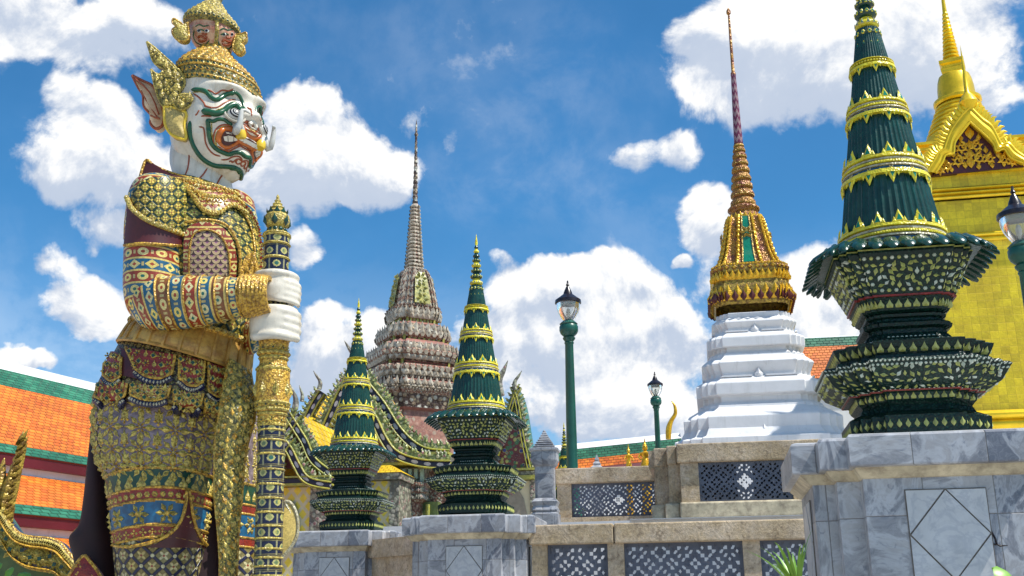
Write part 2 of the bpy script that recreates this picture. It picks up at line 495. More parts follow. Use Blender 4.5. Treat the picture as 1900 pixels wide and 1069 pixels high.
M_cream_m = mat('ivory mosaic', yelf((.55,.52,.36), (.36,.31,.18), 70.), rough=.35, bump=.5, var=.25)
M_leafy = mat('pale yellow enamel leaves', yelf((.50,.50,.14), (.33,.36,.10), 50.), rough=.3, var=.3, vs=14.)
M_leafw = mat('white enamel', yelf((.62,.66,.55), (.42,.48,.38), 50.), rough=.3, var=.2)
M_gem = mat('green gem glass', col=(.01,.20,.12), rough=.12, var=.3, vs=30.)
M_blue = mat('blue mosaic', yelf((.01,.10,.19), (.01,.05,.12), 60.), rough=.25, bump=.4, var=.3)
M_red = mat('red mosaic', yelf((.33,.03,.015), (.17,.015,.01), 60.), rough=.35, bump=.4, var=.3)
M_maroon = mat('maroon lacquer', col=(.075,.010,.012), rough=.45, var=.35, vs=5.)
M_navy = mat('navy mosaic', yelf((.010,.014,.07), (.006,.008,.03), 60.), rough=.25, bump=.4, var=.3)
M_lgreen = mat('green painted iron', col=(.006,.085,.060), rough=.35, var=.25, vs=3.)
M_black = mat('dark bronze', col=(.012,.008,.012), rough=.3, var=.3)
def tilef(c1, c2, sc=.24, sv=.13):
    def f():
        u, v = uv()
        row = fl(v/sv); uu = u/sc + fr(row*.5)
        a = fr(uu); b = fr(v/sv); r = wn(fl(uu), row)
        edge = mx(sm(b, .0, .22, 1., 0.), sm(ab(a-.5), .42, .5))
        c = lerp(r, c1, c2)
        big = noise(.5, 5.); c = mulc(c, grey(sm(big, .3, .7, .75, 1.12)))
        return lerp(edge*.55, c, (c1[0]*.22, c1[1]*.2, c1[2]*.2)), b*.6 - edge
    return f
M_orange = mat('orange roof tile', tilef((.66,.13,.012), (.84,.24,.02), .19, .13), rough=.4, bump=.8, bd=.05, var=.2, vs=.7)
M_gtile = mat('green roof tile', tilef((.02,.13,.07), (.05,.22,.12)), rough=.35, bump=.8, bd=.05, var=.3, vs=1.5)
M_ytile = mat('yellow roof tile', tilef((.80,.48,.015), (.85,.58,.03), .36, .24), rough=.35, bump=.8, bd=.04, var=.2)
M_mwood = mat('maroon painted wood', col=(.13,.012,.022), rough=.5, var=.25, vs=1.)

# ---------------------------------------------------------------- plans
def redent(b=(.86, .72), a=.56):
    q = [(1, a), (b[0], a), (b[0], b[1]), (b[1], b[1]), (b[1], b[0]), (a, b[0]), (a, 1)]
    out = []
    for k in range(4):
        c, s = math.cos(k*pi/2), math.sin(k*pi/2)
        out += [(x*c-y*s, x*s+y*c) for x, y in q]
    return out
PLAN = redent()
def redent2(a=.63, b=.82):
    q = [(1, a), (b, a), (b, b), (a, b), (a, 1)]; out = []
    for k in range(4):
        c, s = math.cos(k*pi/2), math.sin(k*pi/2); out += [(x*c-y*s, x*s+y*c) for x, y in q]
    return out
PLAN2 = redent2()
PLAN_TIGHT = redent((.93, .83), .68)
SQ = [(1,1),(-1,1),(-1,-1),(1,-1)]

# ---------------------------------------------------------------- green mosaic vases with conical lids (base at z = 0, total 3.81 m)
def make_vase(name, label, group):
    t = thing(name, label, 'vase', group=group, built_at_origin=True)
    # foot
    mb = MB()
    mb.loftplan([(.445,0),(.445,.035),(.42,.05),(.465,.06),(.475,.19),(.44,.21),(.39,.235),(.37,.28),(.385,.30)], PLAN, 0)
    mb2 = MB()
    def facets(prof_lo, prof_hi, plan, fn):
        n = len(plan)
        for i in range(n):
            a, b = Vector((*plan[i], 0)), Vector((*plan[(i+1) % n], 0))
            L = (a-b).length
            p00 = Vector((a.x*prof_lo[0], a.y*prof_lo[0], prof_lo[1])); p10 = Vector((b.x*prof_lo[0], b.y*prof_lo[0], prof_lo[1]))
            p01 = Vector((a.x*prof_hi[0], a.y*prof_hi[0], prof_hi[1])); p11 = Vector((b.x*prof_hi[0], b.y*prof_hi[0], prof_hi[1]))
            A = (p10-p00).normalized(); B = ((p01+p11)/2-(p00+p10)/2).normalized(); N = A.cross(B).normalized()
            if N.dot(Vector((p00.x+p10.x, p00.y+p10.y, 0))) < 0: N = -N
            fn(p00, p10, p01, p11, A, B, N)
    def leaves(mbx, lo, hi, step=.046, sz=.050, border=True, plan=PLAN, sc=0):
        rnd = random.Random(5)
        def fn(p00, p10, p01, p11, A, B, N):
            H = ((p01+p11)/2-(p00+p10)/2).length; nv = max(1, int(H/step))
            for j in range(nv):
                v = (j+.5)/nv; wl = (p10.lerp(p11, v)-p00.lerp(p01, v)).length; nu = max(1, int(wl/step))
                for i in range(nu):
                    u = (i+.5)/nu
                    e = border and (i in (0, nu-1) or j in (0, nv-1)) and nu > 2
                    jt = 0 if e else 1
                    p = p00.lerp(p10, u).lerp(p01.lerp(p11, u), v) + A*rnd.uniform(-.012,.012)*jt + B*rnd.uniform(-.012,.012)*jt
                    if e: mbx.orn('dot', p, A, B, N, sz*.62, 2 if (i+j) % 2 else 1)
                    else:
                        # curling vine directions, mirrored about the facet's centre
                        ang = math.sin(v*9)*1.3 + (u-.5)*7 + rnd.uniform(-.5,.5); 
                        if u > .5: ang = -ang
                        a2 = A*math.cos(ang)+B*math.sin(ang); b2 = -A*math.sin(ang)+B*math.cos(ang)
                        mbx.orn('leaf', p, a2, b2, N, sz*rnd.uniform(.8,1.2), 1 if rnd.random() < .75 else 2, asp=.95)
        facets(lo, hi, plan, fn)
    def motif_row(mbx, lo, hi, kind, step, sz, m, m2):
        def fn(p00, p10, p01, p11, A, B, N):
            c0, c1 = (p00+p01)/2, (p10+p11)/2; n = max(1, round((c1-c0).length/step))
            for i in range(n): mbx.orn(kind, c0.lerp(c1, (i+.5)/n), A, B, N, sz, m, m2)
        facets(lo, hi, PLAN, fn)
    motif_row(mb, (.468,.085), (.474,.17), 'leaf', .062, .06, 1, 1)
    motif_row(mb, (.445,.0), (.445,.035), 'dot', .035, .03, 2, 2)
    mb.build('foot', [M_greend, M_leafy, M_leafw], t, smooth=30)
    # flaring bowl
    mb = MB()
    mb.loftplan([(.385,.30),(.40,.315),(.41,.36),(.45,.372),(.565,.445),(.62,.535),(.635,.555),(.62,.572),(.53,.592),(.52,.62)], PLAN, 0)
    mb.loftplan([(.46,.3765),(.456,.366),(.45,.366)], PLAN, 3, caps=(0,0))
    leaves(mb, (.453,.376), (.565,.446), border=False); leaves(mb, (.566,.448), (.619,.534), border=False); motif_row(mb, (.612,.522), (.62,.534), 'dot', .032, .022, 2, 2); motif_row(mb, (.453,.377), (.462,.384), 'dot', .032, .02, 2, 2)
    motif_row(mb, (.626,.55), (.636,.558), 'dot', .03, .022, 2, 2)
    motif_row(mb, (.40,.315), (.41,.36), 'flame', .05, .045, 1, 2)
    mb.build('bowl', [M_greend, M_leafy, M_leafw, M_red], t, smooth=30)
    # lotus collar plate
    mb = MB()
    mb.loftplan([(.36,.60),(.50,.62),(.54,.70),(.545,.72),(.50,.735),(.34,.765),(.31,.80)], PLAN, 0)
    motif_row(mb, (.505,.635), (.537,.695), 'flame', .07, .066, 1, 2)
    motif_row(mb, (.36,.76), (.49,.737), 'dot', .035, .026, 2, 2)
    mb.build('collar', [M_greend, M_leafy, M_leafw], t, smooth=30)
    # stem of round mouldings
    mb = MB()
    mb.loftplan([(.31,.78),(.29,.82),(.27,.84),(.27,.87),(.305,.885),(.31,.91),(.29,.925),(.26,.935),(.255,.955),(.275,.965),(.28,.985),(.25,1.0)], PLAN_TIGHT, 0)
    motif_row(mb, (.29,.82), (.31,.785), 'dot', .03, .022, 2, 2)
    mb.build('stem', [M_greend, M_leafy, M_leafw], t, smooth=30)
    # upper bowl
    mb = MB()
    PL2 = PLAN_TIGHT
    mb.loftplan([(.27,.995),(.30,1.01),(.335,1.10),(.345,1.11),(.35,1.12),(.47,1.40),(.478,1.41),(.478,1.435),(.43,1.45)], PL2, 0)
    mb.loftplan([(.355,1.118),(.355,1.104),(.335,1.104)], PL2, 3, caps=(0,0))
    mb.loftplan([(.484,1.425),(.484,1.437),(.40,1.437)], PL2, 1, caps=(0,0))
    leaves(mb, (.353,1.125), (.468,1.395), plan=PL2)
    def fn(p00, p10, p01, p11, A, B, N):
        c0, c1 = (p00+p01)/2, (p10+p11)/2; n = max(1, round((c1-c0).length/.06))
        for i in range(n): mb.orn('flame', c0.lerp(c1, (i+.5)/n), A, B, N, .058, 1, 2)
    facets((.30,1.01), (.333,1.095), PL2, fn)
    mb.build('upper_bowl', [M_greend, M_leafy, M_leafw, M_red], t, smooth=30)
    # eaves of tongue-shaped tiles
    mb = MB()
    mb.loftplan([(.38,1.44),(.55,1.452),(.56,1.468),(.36,1.53)], PLAN_TIGHT, 0)
    n = len(PLAN_TIGHT)
    for i in range(n):
        a, b = Vector((*PLAN_TIGHT[i], 0)), Vector((*PLAN_TIGHT[(i+1) % n], 0)); L = (a-b).length*.56
        k = max(1, round(L/.105)); A = (b-a).normalized(); N = Vector((A.y, -A.x, 0))
        for e in range(k):
            c = (a.lerp(b, (e+.5)/k))*.56; wd = L/k*.5*.96
            rows = []
            D = (c.normalized()*.35 + N*.65).normalized(); S = Vector((-D.y, D.x, 0))
            for q in range(6):
                f_ = q/5; o = c + D*(f_*.150 - .05) + Vector((0,0,1.492 - f_*.075 - (f_**2)*.025)); ww = wd*(1 if q < 4 else (.85 if q == 4 else .45)); th = .025*(1 if q < 5 else .5)
                rows.append([o + S*ww*math.cos(g)+Vector((0,0,1))*th*math.sin(g) for g in [h*pi/4 for h in range(8)]])
            mb.grid(rows, 0, True, None, (1,1))
    mb.build('eaves', [M_green], t, smooth=50)
    # fluted cone
    fl_ = lambda a: 1-.022*abs(math.sin(a*22))
    mb = MB()
    cone = lambda z: .385*(1-(z-1.50)/2.02)**.98 + .012   # radius at height
    zs = [1.50+k*(3.12-1.50)/14 for k in range(15)]
    P = [[Vector((math.cos(2*pi*i/176)*cone(z)*(1-.03*abs(math.sin(2*pi*i/176*22))), math.sin(2*pi*i/176)*cone(z)*(1-.03*abs(math.sin(2*pi*i/176*22))), z)) for i in range(176)] for z in zs]
    mb.grid(P, 0, True, None, (1,1))
    lid = mb.build('conical_lid', [M_green], t, smooth=0)
    def band(z0, h, up=True, down=False, blue=True):
        b = MB()
        def ring(za, zb, pr, m, lip=.004):
            b.lathe([(cone(za)-.01, za), (cone(za)+pr, za+lip), (cone(zb)+pr, zb-lip), (cone(zb)-.01, zb)], 56, m, caps=(0,0))
        if blue: ring(z0, z0+h*.36, .012, 3); ring(z0+h*.36, z0+h*.5, .022, 2); 
        ring(z0+h*.5, z0+h*.66, .026, 1); ring(z0+h*.66, z0+h*.82, .016, 2); ring(z0+h*.82, z0+h, .028, 1)
        c_ = 2*pi*cone(z0)
        def put_(zz, r_, kind, sz, n_, m, m2, flip=False, ph=0.):
            for i in range(n_):
                a = 2*pi*(i+ph)/n_; rad = Vector((math.cos(a), math.sin(a), 0)); tn = Vector((-math.sin(a), math.cos(a), 0))
                slope = -.19; B = (Vector((0,0,1)) + rad*slope).normalized(); N = (rad + Vector((0,0,.19))).normalized()
                if flip: B = -B
                b.orn(kind, rad*(cone(zz)+r_)+Vector((0,0,zz)), tn, B, N, sz, m, m2)
        n_ = max(8, int(c_/.155)); k = .45+.55*min(1, cone(z0)/.3)
        if up:
            put_(z0+h+.035*k, .012, 'tri', .085*k, n_, 1, 4); put_(z0+h+.012*k, .022, 'tri', .036*k, n_*2, 1, 1, ph=.5)
        if down:
            put_(z0-.022*k, .012, 'tri', .085*k, n_, 1, 4, True); put_(z0-.008*k, .022, 'tri', .036*k, n_*2, 1, 1, True, .5)
            ring(z0-.004, z0+.03*k, .03, 1)
        if blue: put_(z0+h*.2, .014, 'flower6', .05*k, n_, 2, 1); put_(z0+h*.2, .014, 'gem', .022*k, n_, 1, 1, ph=.5)
        put_(z0+h*.58, .026, 'dot', .016, int(c_/.02), 1, 1)
        b.build('lid_band', [M_green, M_yel, M_cream_m, M_blue, M_gem], lid, smooth=40)
    band(1.50, .145, True, False); band(1.99, .14, True, True); band(2.43, .115, True, True); band(2.80, .06, False, True, False)
    # tiered finial
    mb = MB(); pr = []; z = 2.86; k = 0; hs = [.10,.085,.085,.08,.08,.07,.07,.06,.06,.055,.05]
    mbz = MB()
    for q, h in enumerate(hs):
        r = .098*(1-q/len(hs))**.9 + .018; m = (1, 0, 0, 1, 0, 0)[q % 6]
        mb.lathe([(r*.62, z), (r*.95, z+h*.15), (r*1.05, z+h*.35), (r*.95, z+h*.55), (r*.6, z+h*.75), (r*.55, z+h)], 20, m, caps=(1,1))
        if q < 8:
            for i in range(12):
                a = 2*pi*i/12; rad = Vector((math.cos(a), math.sin(a), 0))
                mb.orn('tri' if q % 2 else 'dot', rad*r*1.0+Vector((0,0,z+h*.42)), Vector((-rad.y, rad.x, 0)), Vector((0,0,1)), rad, .42*h*(r/.1)**.5, 2 if m == 1 else 1, 3)
        z += h
    mb.lathe([(.016, z-.01), (.022, z+.03), (.0, 3.81)], 10, 1, caps=(0,0))
    mb.build('finial', [M_green, M_yel, M_cream_m, M_gem], t, smooth=40)
    for o in list(bpy.data.objects):
        if o.type == 'MESH' and (o.parent == t or (o.parent and o.parent.parent == t)):
            for v in o.data.vertices:
                z = v.co.z; v.co.z = z*.935 if z < 1.5 else 1.4025+(z-1.5)*1.17
    return t
M_joint = mat('old mortar', col=(.16,.14,.12), rough=.8, var=.4, vs=9.)
VG = 'green mosaic vases on marble pedestals'
PG = 'marble pedestals under the green vases'
CAPZ = 2.82
pB = WZ(1690, 792, CAPZ); pM = WZ(884, 957, CAPZ); pS = WZ(652, 986, CAPZ)
pB.y += .62; pM.y += .6; pS.y += .6
# re-centre on the sight lines of their spires
def onx(px, py, Y, z=CAPZ):
    p = W(px, py, Y); return Vector((p.x, Y, z))
pB = onx(1696, 797, pB.y); pM = onx(884, 960, pM.y); pS = onx(652, 990, pS.y)
print('vase positions', pB, pM, pS)
vase = make_vase('lidded_vase', 'largest green mosaic vase, on the right pedestal, its tip out of the photo', VG)
pB.z = CAPZ-.075; vase.location = pB; vase.scale = (1.04, 1.04, 1.065); vase.rotation_euler = (0,0,GY)
dup(vase, pM, GY, .985, 'middle-sized green mosaic vase with yellow banded cone lid, on the pedestal beside the sandstone balustrade', VG)
dup(vase, pS, GY, .93, 'green mosaic vase just right of the club, before the yellow chequered wall', VG)

def make_pedestal(label):
    t = thing('marble_pedestal', label, 'pedestal', group=PG, built_at_origin=True)
    mb = MB(); mb.loftplan([(.80,0),(.80,.25),(.745,.30),(.745,.8),(.745,2.52)], PLAN2, 0, caps=(0,0)); mb.build('shaft', [M_marble], t, smooth=0)
    mb = MB(); mb.loftplan([(.745,2.52),(.76,2.525),(.815,2.58),(.82,2.592)], PLAN2, 0, caps=(0,0)); mb.build('moulding', [M_cream], t, smooth=0)
    mb = MB(); mb.loftplan([(.81,2.59),(.865,2.594),(.87,2.604),(.87,2.795),(.86,2.812)], PLAN2, 0, caps=(0,0)); mb.loftplan([(.86,2.812),(.83,2.82)], PLAN2, 1, caps=(0,1)); mb.build('cap', [M_marble, M_marblew], t, smooth=0)  # top and bevel in paler marble, sunlight on them put into the colour
    for k in range(4):
        b = MB(); Q = Matrix.Rotation(k*pi/2, 3, 'Z')
        def T(x, z, d): return Q @ Vector((x, -.745-d, z))
        x0, x1, z0, z1 = -.235, .235, 1.83, 2.44; cx, cz = 0, (z0+z1)/2; g = .006
        O = Q @ Vector((0,-.753,0)); A = Q @ Vector((1,0,0)); B = Vector((0,0,1)); N = Q @ Vector((0,-1,0))
        b.prism([(x0,z0),(x1,z0),(x1,z1),(x0,z1)], O, A, B, N, .02, 2)
        O2 = O + N*.008
        dm = [(0,z0+.012),(x1-.012,cz),(0,z1-.012),(x0+.012,cz)]
        b.prism(dm, O2, A, B, N, .008, 0)
        for sx in (-1, 1):
            for sz in (-1, 1):
                tri = [(sx*g*1.5, cz+sz*(z1-cz-.008)), (sx*(x1-.006), cz+sz*(z1-cz-.008)), (sx*(x1-.006), cz+sz*g*1.5)]
                if sx*sz > 0: tri = tri[::-1]
                b.prism(tri, O2-N*.003, A, B, N, .008, 0)
        b.build('inlaid_panel', [M_marblew, M_cream, M_joint], t, smooth=0)
    return t
ped = make_pedestal('large grey marble pedestal at the right with a cracked lower slab, under the biggest vase')
ped.location = (pB.x, pB.y, 0); ped.scale = (1.1, 1.1, pB.z/CAPZ); ped.rotation_euler = (0,0,GY)
NVp = Vector((math.sin(GY), -math.cos(GY), 0)); DVp = Vector((math.cos(GY), math.sin(GY), 0)); Pf = pB + NVp*(.745*1.1+.002)
def onped(px, py): d = ray(px, py); return CAMP + d*((Pf-CAMP).dot(NVp)/d.dot(NVp))
cracks = [[(1828,972),(1838,984),(1846,998),(1850,1010),(1856,1013),(1870,1012)], [(1850,1010),(1832,1011),(1812,1006),(1800,1007)], [(1838,984),(1834,976)]]
bM = Matrix.Translation((pB.x, pB.y, 0)) @ Matrix.Rotation(GY, 4, 'Z') @ Matrix.Diagonal((1.1, 1.1, pB.z/CAPZ, 1))
dup(ped, (pM.x, pM.y, 0), GY, 1., 'grey marble pedestal under the middle-sized vase, joined to the sandstone rail', PG)
dup(ped, (pS.x, pS.y, 0), GY, 1., 'grey marble pedestal farthest left, under the smallest vase', PG)

mb = MB()
for P in cracks: mb.tube([bM.inverted() @ onped(*q) for q in P], [.006]*(len(P)-1)+[.002], 4, 0)
ck = mb.build('crack', [M_black], None, 0); ck.parent = ped
# ---------------------------------------------------------------- walls on the site grid
DV = Vector((math.cos(GY), math.sin(GY), 0)); NV = Vector((math.sin(GY), -math.cos(GY), 0))   # along walls, towards camera
def onplane(px, py, P0, N=NV):
    d = ray(px, py); return CAMP + d*((P0-CAMP).dot(N)/d.dot(N))
def gbox(mb, P0, s0, s1, z0, z1, d0, d1, m=0):
    """box on a wall line through P0: s along, z, d towards camera"""
    c = P0 + DV*(s0+s1)/2 + NV*(d0+d1)/2; mb.box((c.x, c.y, (z0+z1)/2), (abs(s1-s0), abs(d1-d0), abs(z1-z0)), m, rz=GY)
def lattice_panel(P0, s0, s1, z0, z1, d, parent, big=False):
    mb = MB(); H = z1-z0; nz = 17; c = H/nz; nx = max(9, int(round((s1-s0)/c))); cx = (s1-s0)/nx
    def solid(i, j):
        if i < 0 or j < 0 or i >= nx or j >= nz: return None
        if i == 0 or j == 0 or i == nx-1 or j == nz-1: return True
        k = min(i, nx-1-i); l = min(j, nz-1-j)
        if big:
            q = abs(i-(nx-1)/2)+abs(j-(nz-1)/2)
            if q < 3.2: return False
            if q < 5.2: return True
        d_ = abs((i-(nx-1)//2+3) % 6-3)+abs((j+1) % 6-3)
        return d_ in (0, 1, 3, 4, 6)
    pt = lambda i, j, dd: P0 + DV*(s0+i*cx) + NV*(d+dd) + Vector((0,0,z0+j*c))
    th = .05; fidx = {}
    def vv(i, j, b):
        if (i, j, b) not in fidx: fidx[(i, j, b)] = mb.V(pt(i, j, 0 if b else th))
        return fidx[(i, j, b)]
    for i in range(nx):
        for j in range(nz):
            if solid(i, j):
                mb.face((vv(i,j,0), vv(i+1,j,0), vv(i+1,j+1,0), vv(i,j+1,0)), 0, ((i*cx,j*c),(i*cx+cx,j*c),(i*cx+cx,j*c+c),(i*cx,j*c+c)))
                mb.face((vv(i,j,1), vv(i,j+1,1), vv(i+1,j+1,1), vv(i+1,j,1)), 0)
                for (a, b, e, f_, di, dj) in ((0,0,1,0,0,-1),(1,0,1,1,1,0),(1,1,0,1,0,1),(0,1,0,0,-1,0)):
                    if not solid(i+di, j+dj):
                        mb.face((vv(i+a,j+b,0), vv(i+a,j+b,1), vv(i+e,j+f_,1), vv(i+e,j+f_,0)), 0)
    # carved dimples and rosettes on the bars
    rnd = random.Random(3)
    for i in range(1, nx):
        for j in range(1, nz):
            if (i*7+j*3) % 5 == 0: mb.orn('dot', pt(i, j, th), DV, Vector((0,0,1)), NV, c*.9, 0)
            elif (i+j) % 4 == 0: mb.orn('leaf', pt(i, j, th), DV, Vector((0,0,1)), NV, c*1.3, 0)
    return mb.build('lattice_panel', [M_lattice], parent, smooth=30)
M_lattice = mat('slate grey stone', yelf((.13,.145,.19), (.085,.095,.13), 20.), rough=.5, bump=.3, var=.3, vs=4.)
# --- front balustrade beside the middle pedestal
P0 = Vector((pM.x, pM.y-.25, 0))
S = lambda px, py, P: (onplane(px, py, P)-P).dot(DV)
zr = onplane(1100, 974, P0).z; zb = zr-.245
t = thing('balustrade', 'front sandstone balustrade with pierced slate panels between two marble pedestals', 'balustrade', (P0.x, P0.y, 0))
j = S(1141, 990, P0); eR = S(1560, 990, P0)+1.2; sL = S(985, 990, P0)
for a, b in ((sL, j-.006), (j+.006, eR)):
    mb = MB(); gbox(mb, P0, a, b, zb, zr, -.19, .19); o = mb.build('rail', [M_sand], t, smooth=0)
    bv = o.modifiers.new('b', 'BEVEL'); bv.width = .018; bv.segments = 2
posts = [(990,1018),(1130,1160),(1380,1412),(1640,1672)]
ps = [(S(a, 1050, P0), S(b, 1050, P0)) for a, b in posts]
for a, b in ps:
    mb = MB(); gbox(mb, P0, a, b, 1.0, zb, -.12, .13); mb.build('post', [M_sand], t, smooth=0)
for k in range(3):
    lattice_panel(P0, ps[k][1], ps[k+1][0], zb-.80, zb, .0, t)
mb = MB(); gbox(mb, P0, sL, eR, 0, zb-.80, -.2, .2); mb.build('base_course', [M_sand], t, smooth=0)
# --- short rail between small and middle pedestals
Pm = (pS+pM)/2; Pm.z = 0
mb = MB(); q = pM-pS; L = q.length; ang = math.atan2(q.y, q.x)
t = thing('low_wall', 'short sandstone wall glimpsed between the two left marble pedestals', 'wall', (Pm.x, Pm.y, 0))
mb.box((Pm.x, Pm.y, 2.55), (L-1.2, .36, .26), 0, rz=ang); mb.build('rail', [M_sand], t, smooth=0)
mb = MB(); mb.box((Pm.x, Pm.y, 1.21), (L-1.3, .24, 2.42), 0, rz=ang); mb.build('wall_body', [M_sand], t, smooth=0)

# --- terrace the chedi stands on
YC = 18.4
PT = Vector((W(1300, 900, YC).x, YC, 0))
zT = onplane(1330, 962, PT).z; zt1 = onplane(1330, 955, PT).z
mb = MB(); c = PT + DV*10 - NV*15; mb.box((c.x, c.y, zT/2), (31.6, 30, zT), 0, rz=GY)
t0 = mb.build('terrace', [M_white], kind='structure', smooth=0)
t = thing('platform_balustrade', 'upper sandstone balustrade round the foot of the white stepped chedi', 'balustrade', (PT.x, PT.y, zT))
sA = S(1212, 900, PT); sE = S(1640, 900, PT)
zr2 = onplane(1330, 822, PT).z; zrb = onplane(1330, 857, PT).z; zp0 = onplane(1330, 931, PT).z
# rail in blocks with a stepped-back corner
for (a, b, d, dz) in ((S(1255,840,PT), sE, .0, 0), (S(1236,840,PT), S(1255,840,PT)-.004, -.16, -.004), (S(1211,840,PT), S(1236,840,PT)-.004, -.36, -.008)):
    mb = MB(); gbox(mb, PT, a, b, zrb+dz, zr2+dz, d-.4, d+.06); o = mb.build('rail', [M_sand], t, smooth=0)
    bv = o.modifiers.new('b', 'BEVEL'); bv.width = .02; bv.segments = 2
for (a, b, d) in ((S(1263,890,PT), S(1297,890,PT), .0), (S(1240,890,PT), S(1263,890,PT), -.14), (S(1215,890,PT), S(1240,890,PT), -.32), (S(1470,890,PT), S(1505,890,PT), .0), (S(1620,890,PT), S(1655,890,PT), .0)):
    mb = MB(); gbox(mb, PT, a, b-.003, zp0, zrb-.004, d-.3, d); mb.build('post', [M_sand], t, smooth=0)
for a, b in ((S(1297,890,PT), S(1470,890,PT)), (S(1505,890,PT), S(1620,890,PT))):
    lattice_panel(PT, a, b-.003, zp0, zrb-.004, -.09, t, True); c_ = (a+b)/2
    for e0, e1 in ((a, c_-.13), (c_+.13, b)):
        mb = MB(); gbox(mb, PT, e0, e1-.004, zp0+.002, zrb-.006, -.28, -.2); mb.build('shade_slab', [M_lattice], t, smooth=0)  # dark slab added behind the lattice, standing in for the shaded interior
for (a, b, d) in ((S(1262,940,PT), sE, .09), (S(1234,940,PT), S(1262,940,PT)-.004, -.07), (S(1207,940,PT), S(1234,940,PT)-.004, -.27)):
    mb = MB(); gbox(mb, PT, a, b, zt1-.05, zp0, d-.5, d); o = mb.build('plinth', [M_cream], t, smooth=0)
    bv = o.modifiers.new('b', 'BEVEL'); bv.width = .03; bv.segments = 2
mb = MB(); gbox(mb, PT, S(1170,960,PT), sE, zT, zt1-.052, -.4, .2); mb.build('step', [M_marblew], t, smooth=0)
# side return of the balustrade going back
mb = MB(); c = PT+DV*(S(1222,840,PT)) - NV*3.6; mb.box((c.x, c.y, (zrb+zr2)/2-.02), (.4, 6.2, zr2-zrb), 0, rz=GY); mb.build('rail', [M_sand], t, smooth=0)
mb = MB(); mb.box((c.x, c.y, (zT+zrb)/2), (.25, 6.1, zrb-zT-.03), 0, rz=GY); mb.build('side_wall', [M_sand], t, smooth=0)

# --- further balustrade, left
PU = Vector((W(1125, 900, 22).x, 22, 0)); zu = onplane(1125, 869, PU).z; zub = onplane(1125, 897, PU).z; zuf = onplane(1125, 960, PU).z
t = thing('rear_balustrade', 'rear pale stone balustrade with a dark pierced panel, below the tall lamp post', 'balustrade', (PU.x, PU.y, zT))
s0, s1 = S(1033,900,PU), S(1245,900,PU)
mb = MB(); gbox(mb, PU, s0, s1, zub, zu, -.15, .2); o = mb.build('rail', [M_sand], t, smooth=0); bv = o.modifiers.new('b', 'BEVEL'); bv.width = .02; bv.segments = 2
mb = MB(); gbox(mb, PU, s0+.02, S(1061,900,PU), zuf, zub-.003, -.1, .12); mb.build('post', [M_sand], t, smooth=0)
lattice_panel(PU, S(1061,900,PU)+.003, s1-.1, zuf, zub-.004, 0, t, True)
mb = MB(); gbox(mb, PU, s0, s1, zT+.004, zuf-.003, -.2, .22); mb.build('plinth', [M_sand], t, smooth=0)
# --- grey marble finial post
pp = WZ(1013, 968, zT); yy = 17.9; b0 = W(1013, 967, yy)
t = thing('stone_post', 'slender grey marble post with a ringed pointed cap', 'post', (b0.x, yy, zT))
def Z(py): return W(1013, py, yy).z
k = mpp(W(1013, 900, yy))
mb = MB(); mb.loftplan([(25*k, b0.z-1.2),(25*k, Z(955)),(22*k, Z(952)),(24*k, Z(948)),(21*k, Z(940)),(24*k, Z(932)),(19*k, Z(926))], PLAN_TIGHT, 0, (b0.x, yy, 0), rz=GY); mb.build('foot', [M_marble], t, smooth=0)
mb = MB(); mb.loftplan([(17.5*k, Z(928)),(17.5*k, Z(868))], PLAN_TIGHT, 0, (b0.x, yy, 0), rz=GY); mb.build('shaft', [M_marble], t, smooth=0)
mb = MB(); mb.loftplan([(17.5*k, Z(868)),(21*k, Z(864)),(24*k, Z(856)),(24*k, Z(840)),(27*k, Z(838)),(27*k, Z(834)),(19*k, Z(832))], PLAN_TIGHT, 0, (b0.x, yy, 0), rz=GY)
for i in range(7):
    h = [20,17.5,15,12,9.5,7,4.5][i]*k; za = Z(832-i*4.2); zb_ = Z(832-(i+1)*4.2)
    mb.loftplan([(h*.8, za),(h, za+(zb_-za)*.3),(h, za+(zb_-za)*.6),(h*.75, zb_)], PLAN_TIGHT, 0, (b0.x, yy, 0), rz=GY)
mb.lathe([(3*k, Z(803)),(3.5*k, Z(801)),(0, Z(797))], 8, 0, (b0.x, yy, 0)); mb.build('cap', [M_marble], t, smooth=0)

# ---------------------------------------------------------------- white stepped chedi with gilded spire
YH = 24.0; ctr = W(1411, 800, YH); CX = Vector((ctr.x, YH, 0))
def vpx(z):   # photo x of the axis at height z (for checking only)
    pass
def ZF(py, half, fy=YH): return W(1411, py, fy-half).z
def prof(list_, fy=YH, frontal=True, cx=1411):
    out = []
    for hp, py in list_:
        m_ = mpp(W(cx, py, fy)); h = hp*m_; h = hp*mpp(W(cx, py, fy-h*.6)); out.append((h, ZF(py, h if frontal else 0, fy)))
    return out
t = thing('chedi', 'white stepped chedi with a gilded bell and a thin mosaic spire', 'chedi', (CX.x, YH, zT))
tiers = [(172,862),(172,806),(160,803.5),(155,796),(151,790),(151,768),(148,765),(119,752),(118,747),(108,742),(108,732),(121,727),(121,706),(118,703),(109,700),(99,694),(99,688),(107,668),(104,665),(91,657),(90,653),(81,649),(81,642),(93,639),(93,622),(91,619.5),(82,616),(74,611),(74,606),(81,594),(79,591),(70,586),(70,577)]
mb = MB(); PLW = redent((.91,.82), .69)
pr = prof(tiers)
pr = [(h*.955, z) for h, z in pr]; pr[0] = (pr[0][0], zT)
mb.loftplan(pr, PLW, 0, (CX.x, YH, 0), rz=GY)
base = mb.build('stepped_base', [M_white], t, smooth=0); bv = base.modifiers.new('b', 'BEVEL'); bv.width = .015; bv.segments = 2; bv.limit_method = 'ANGLE'
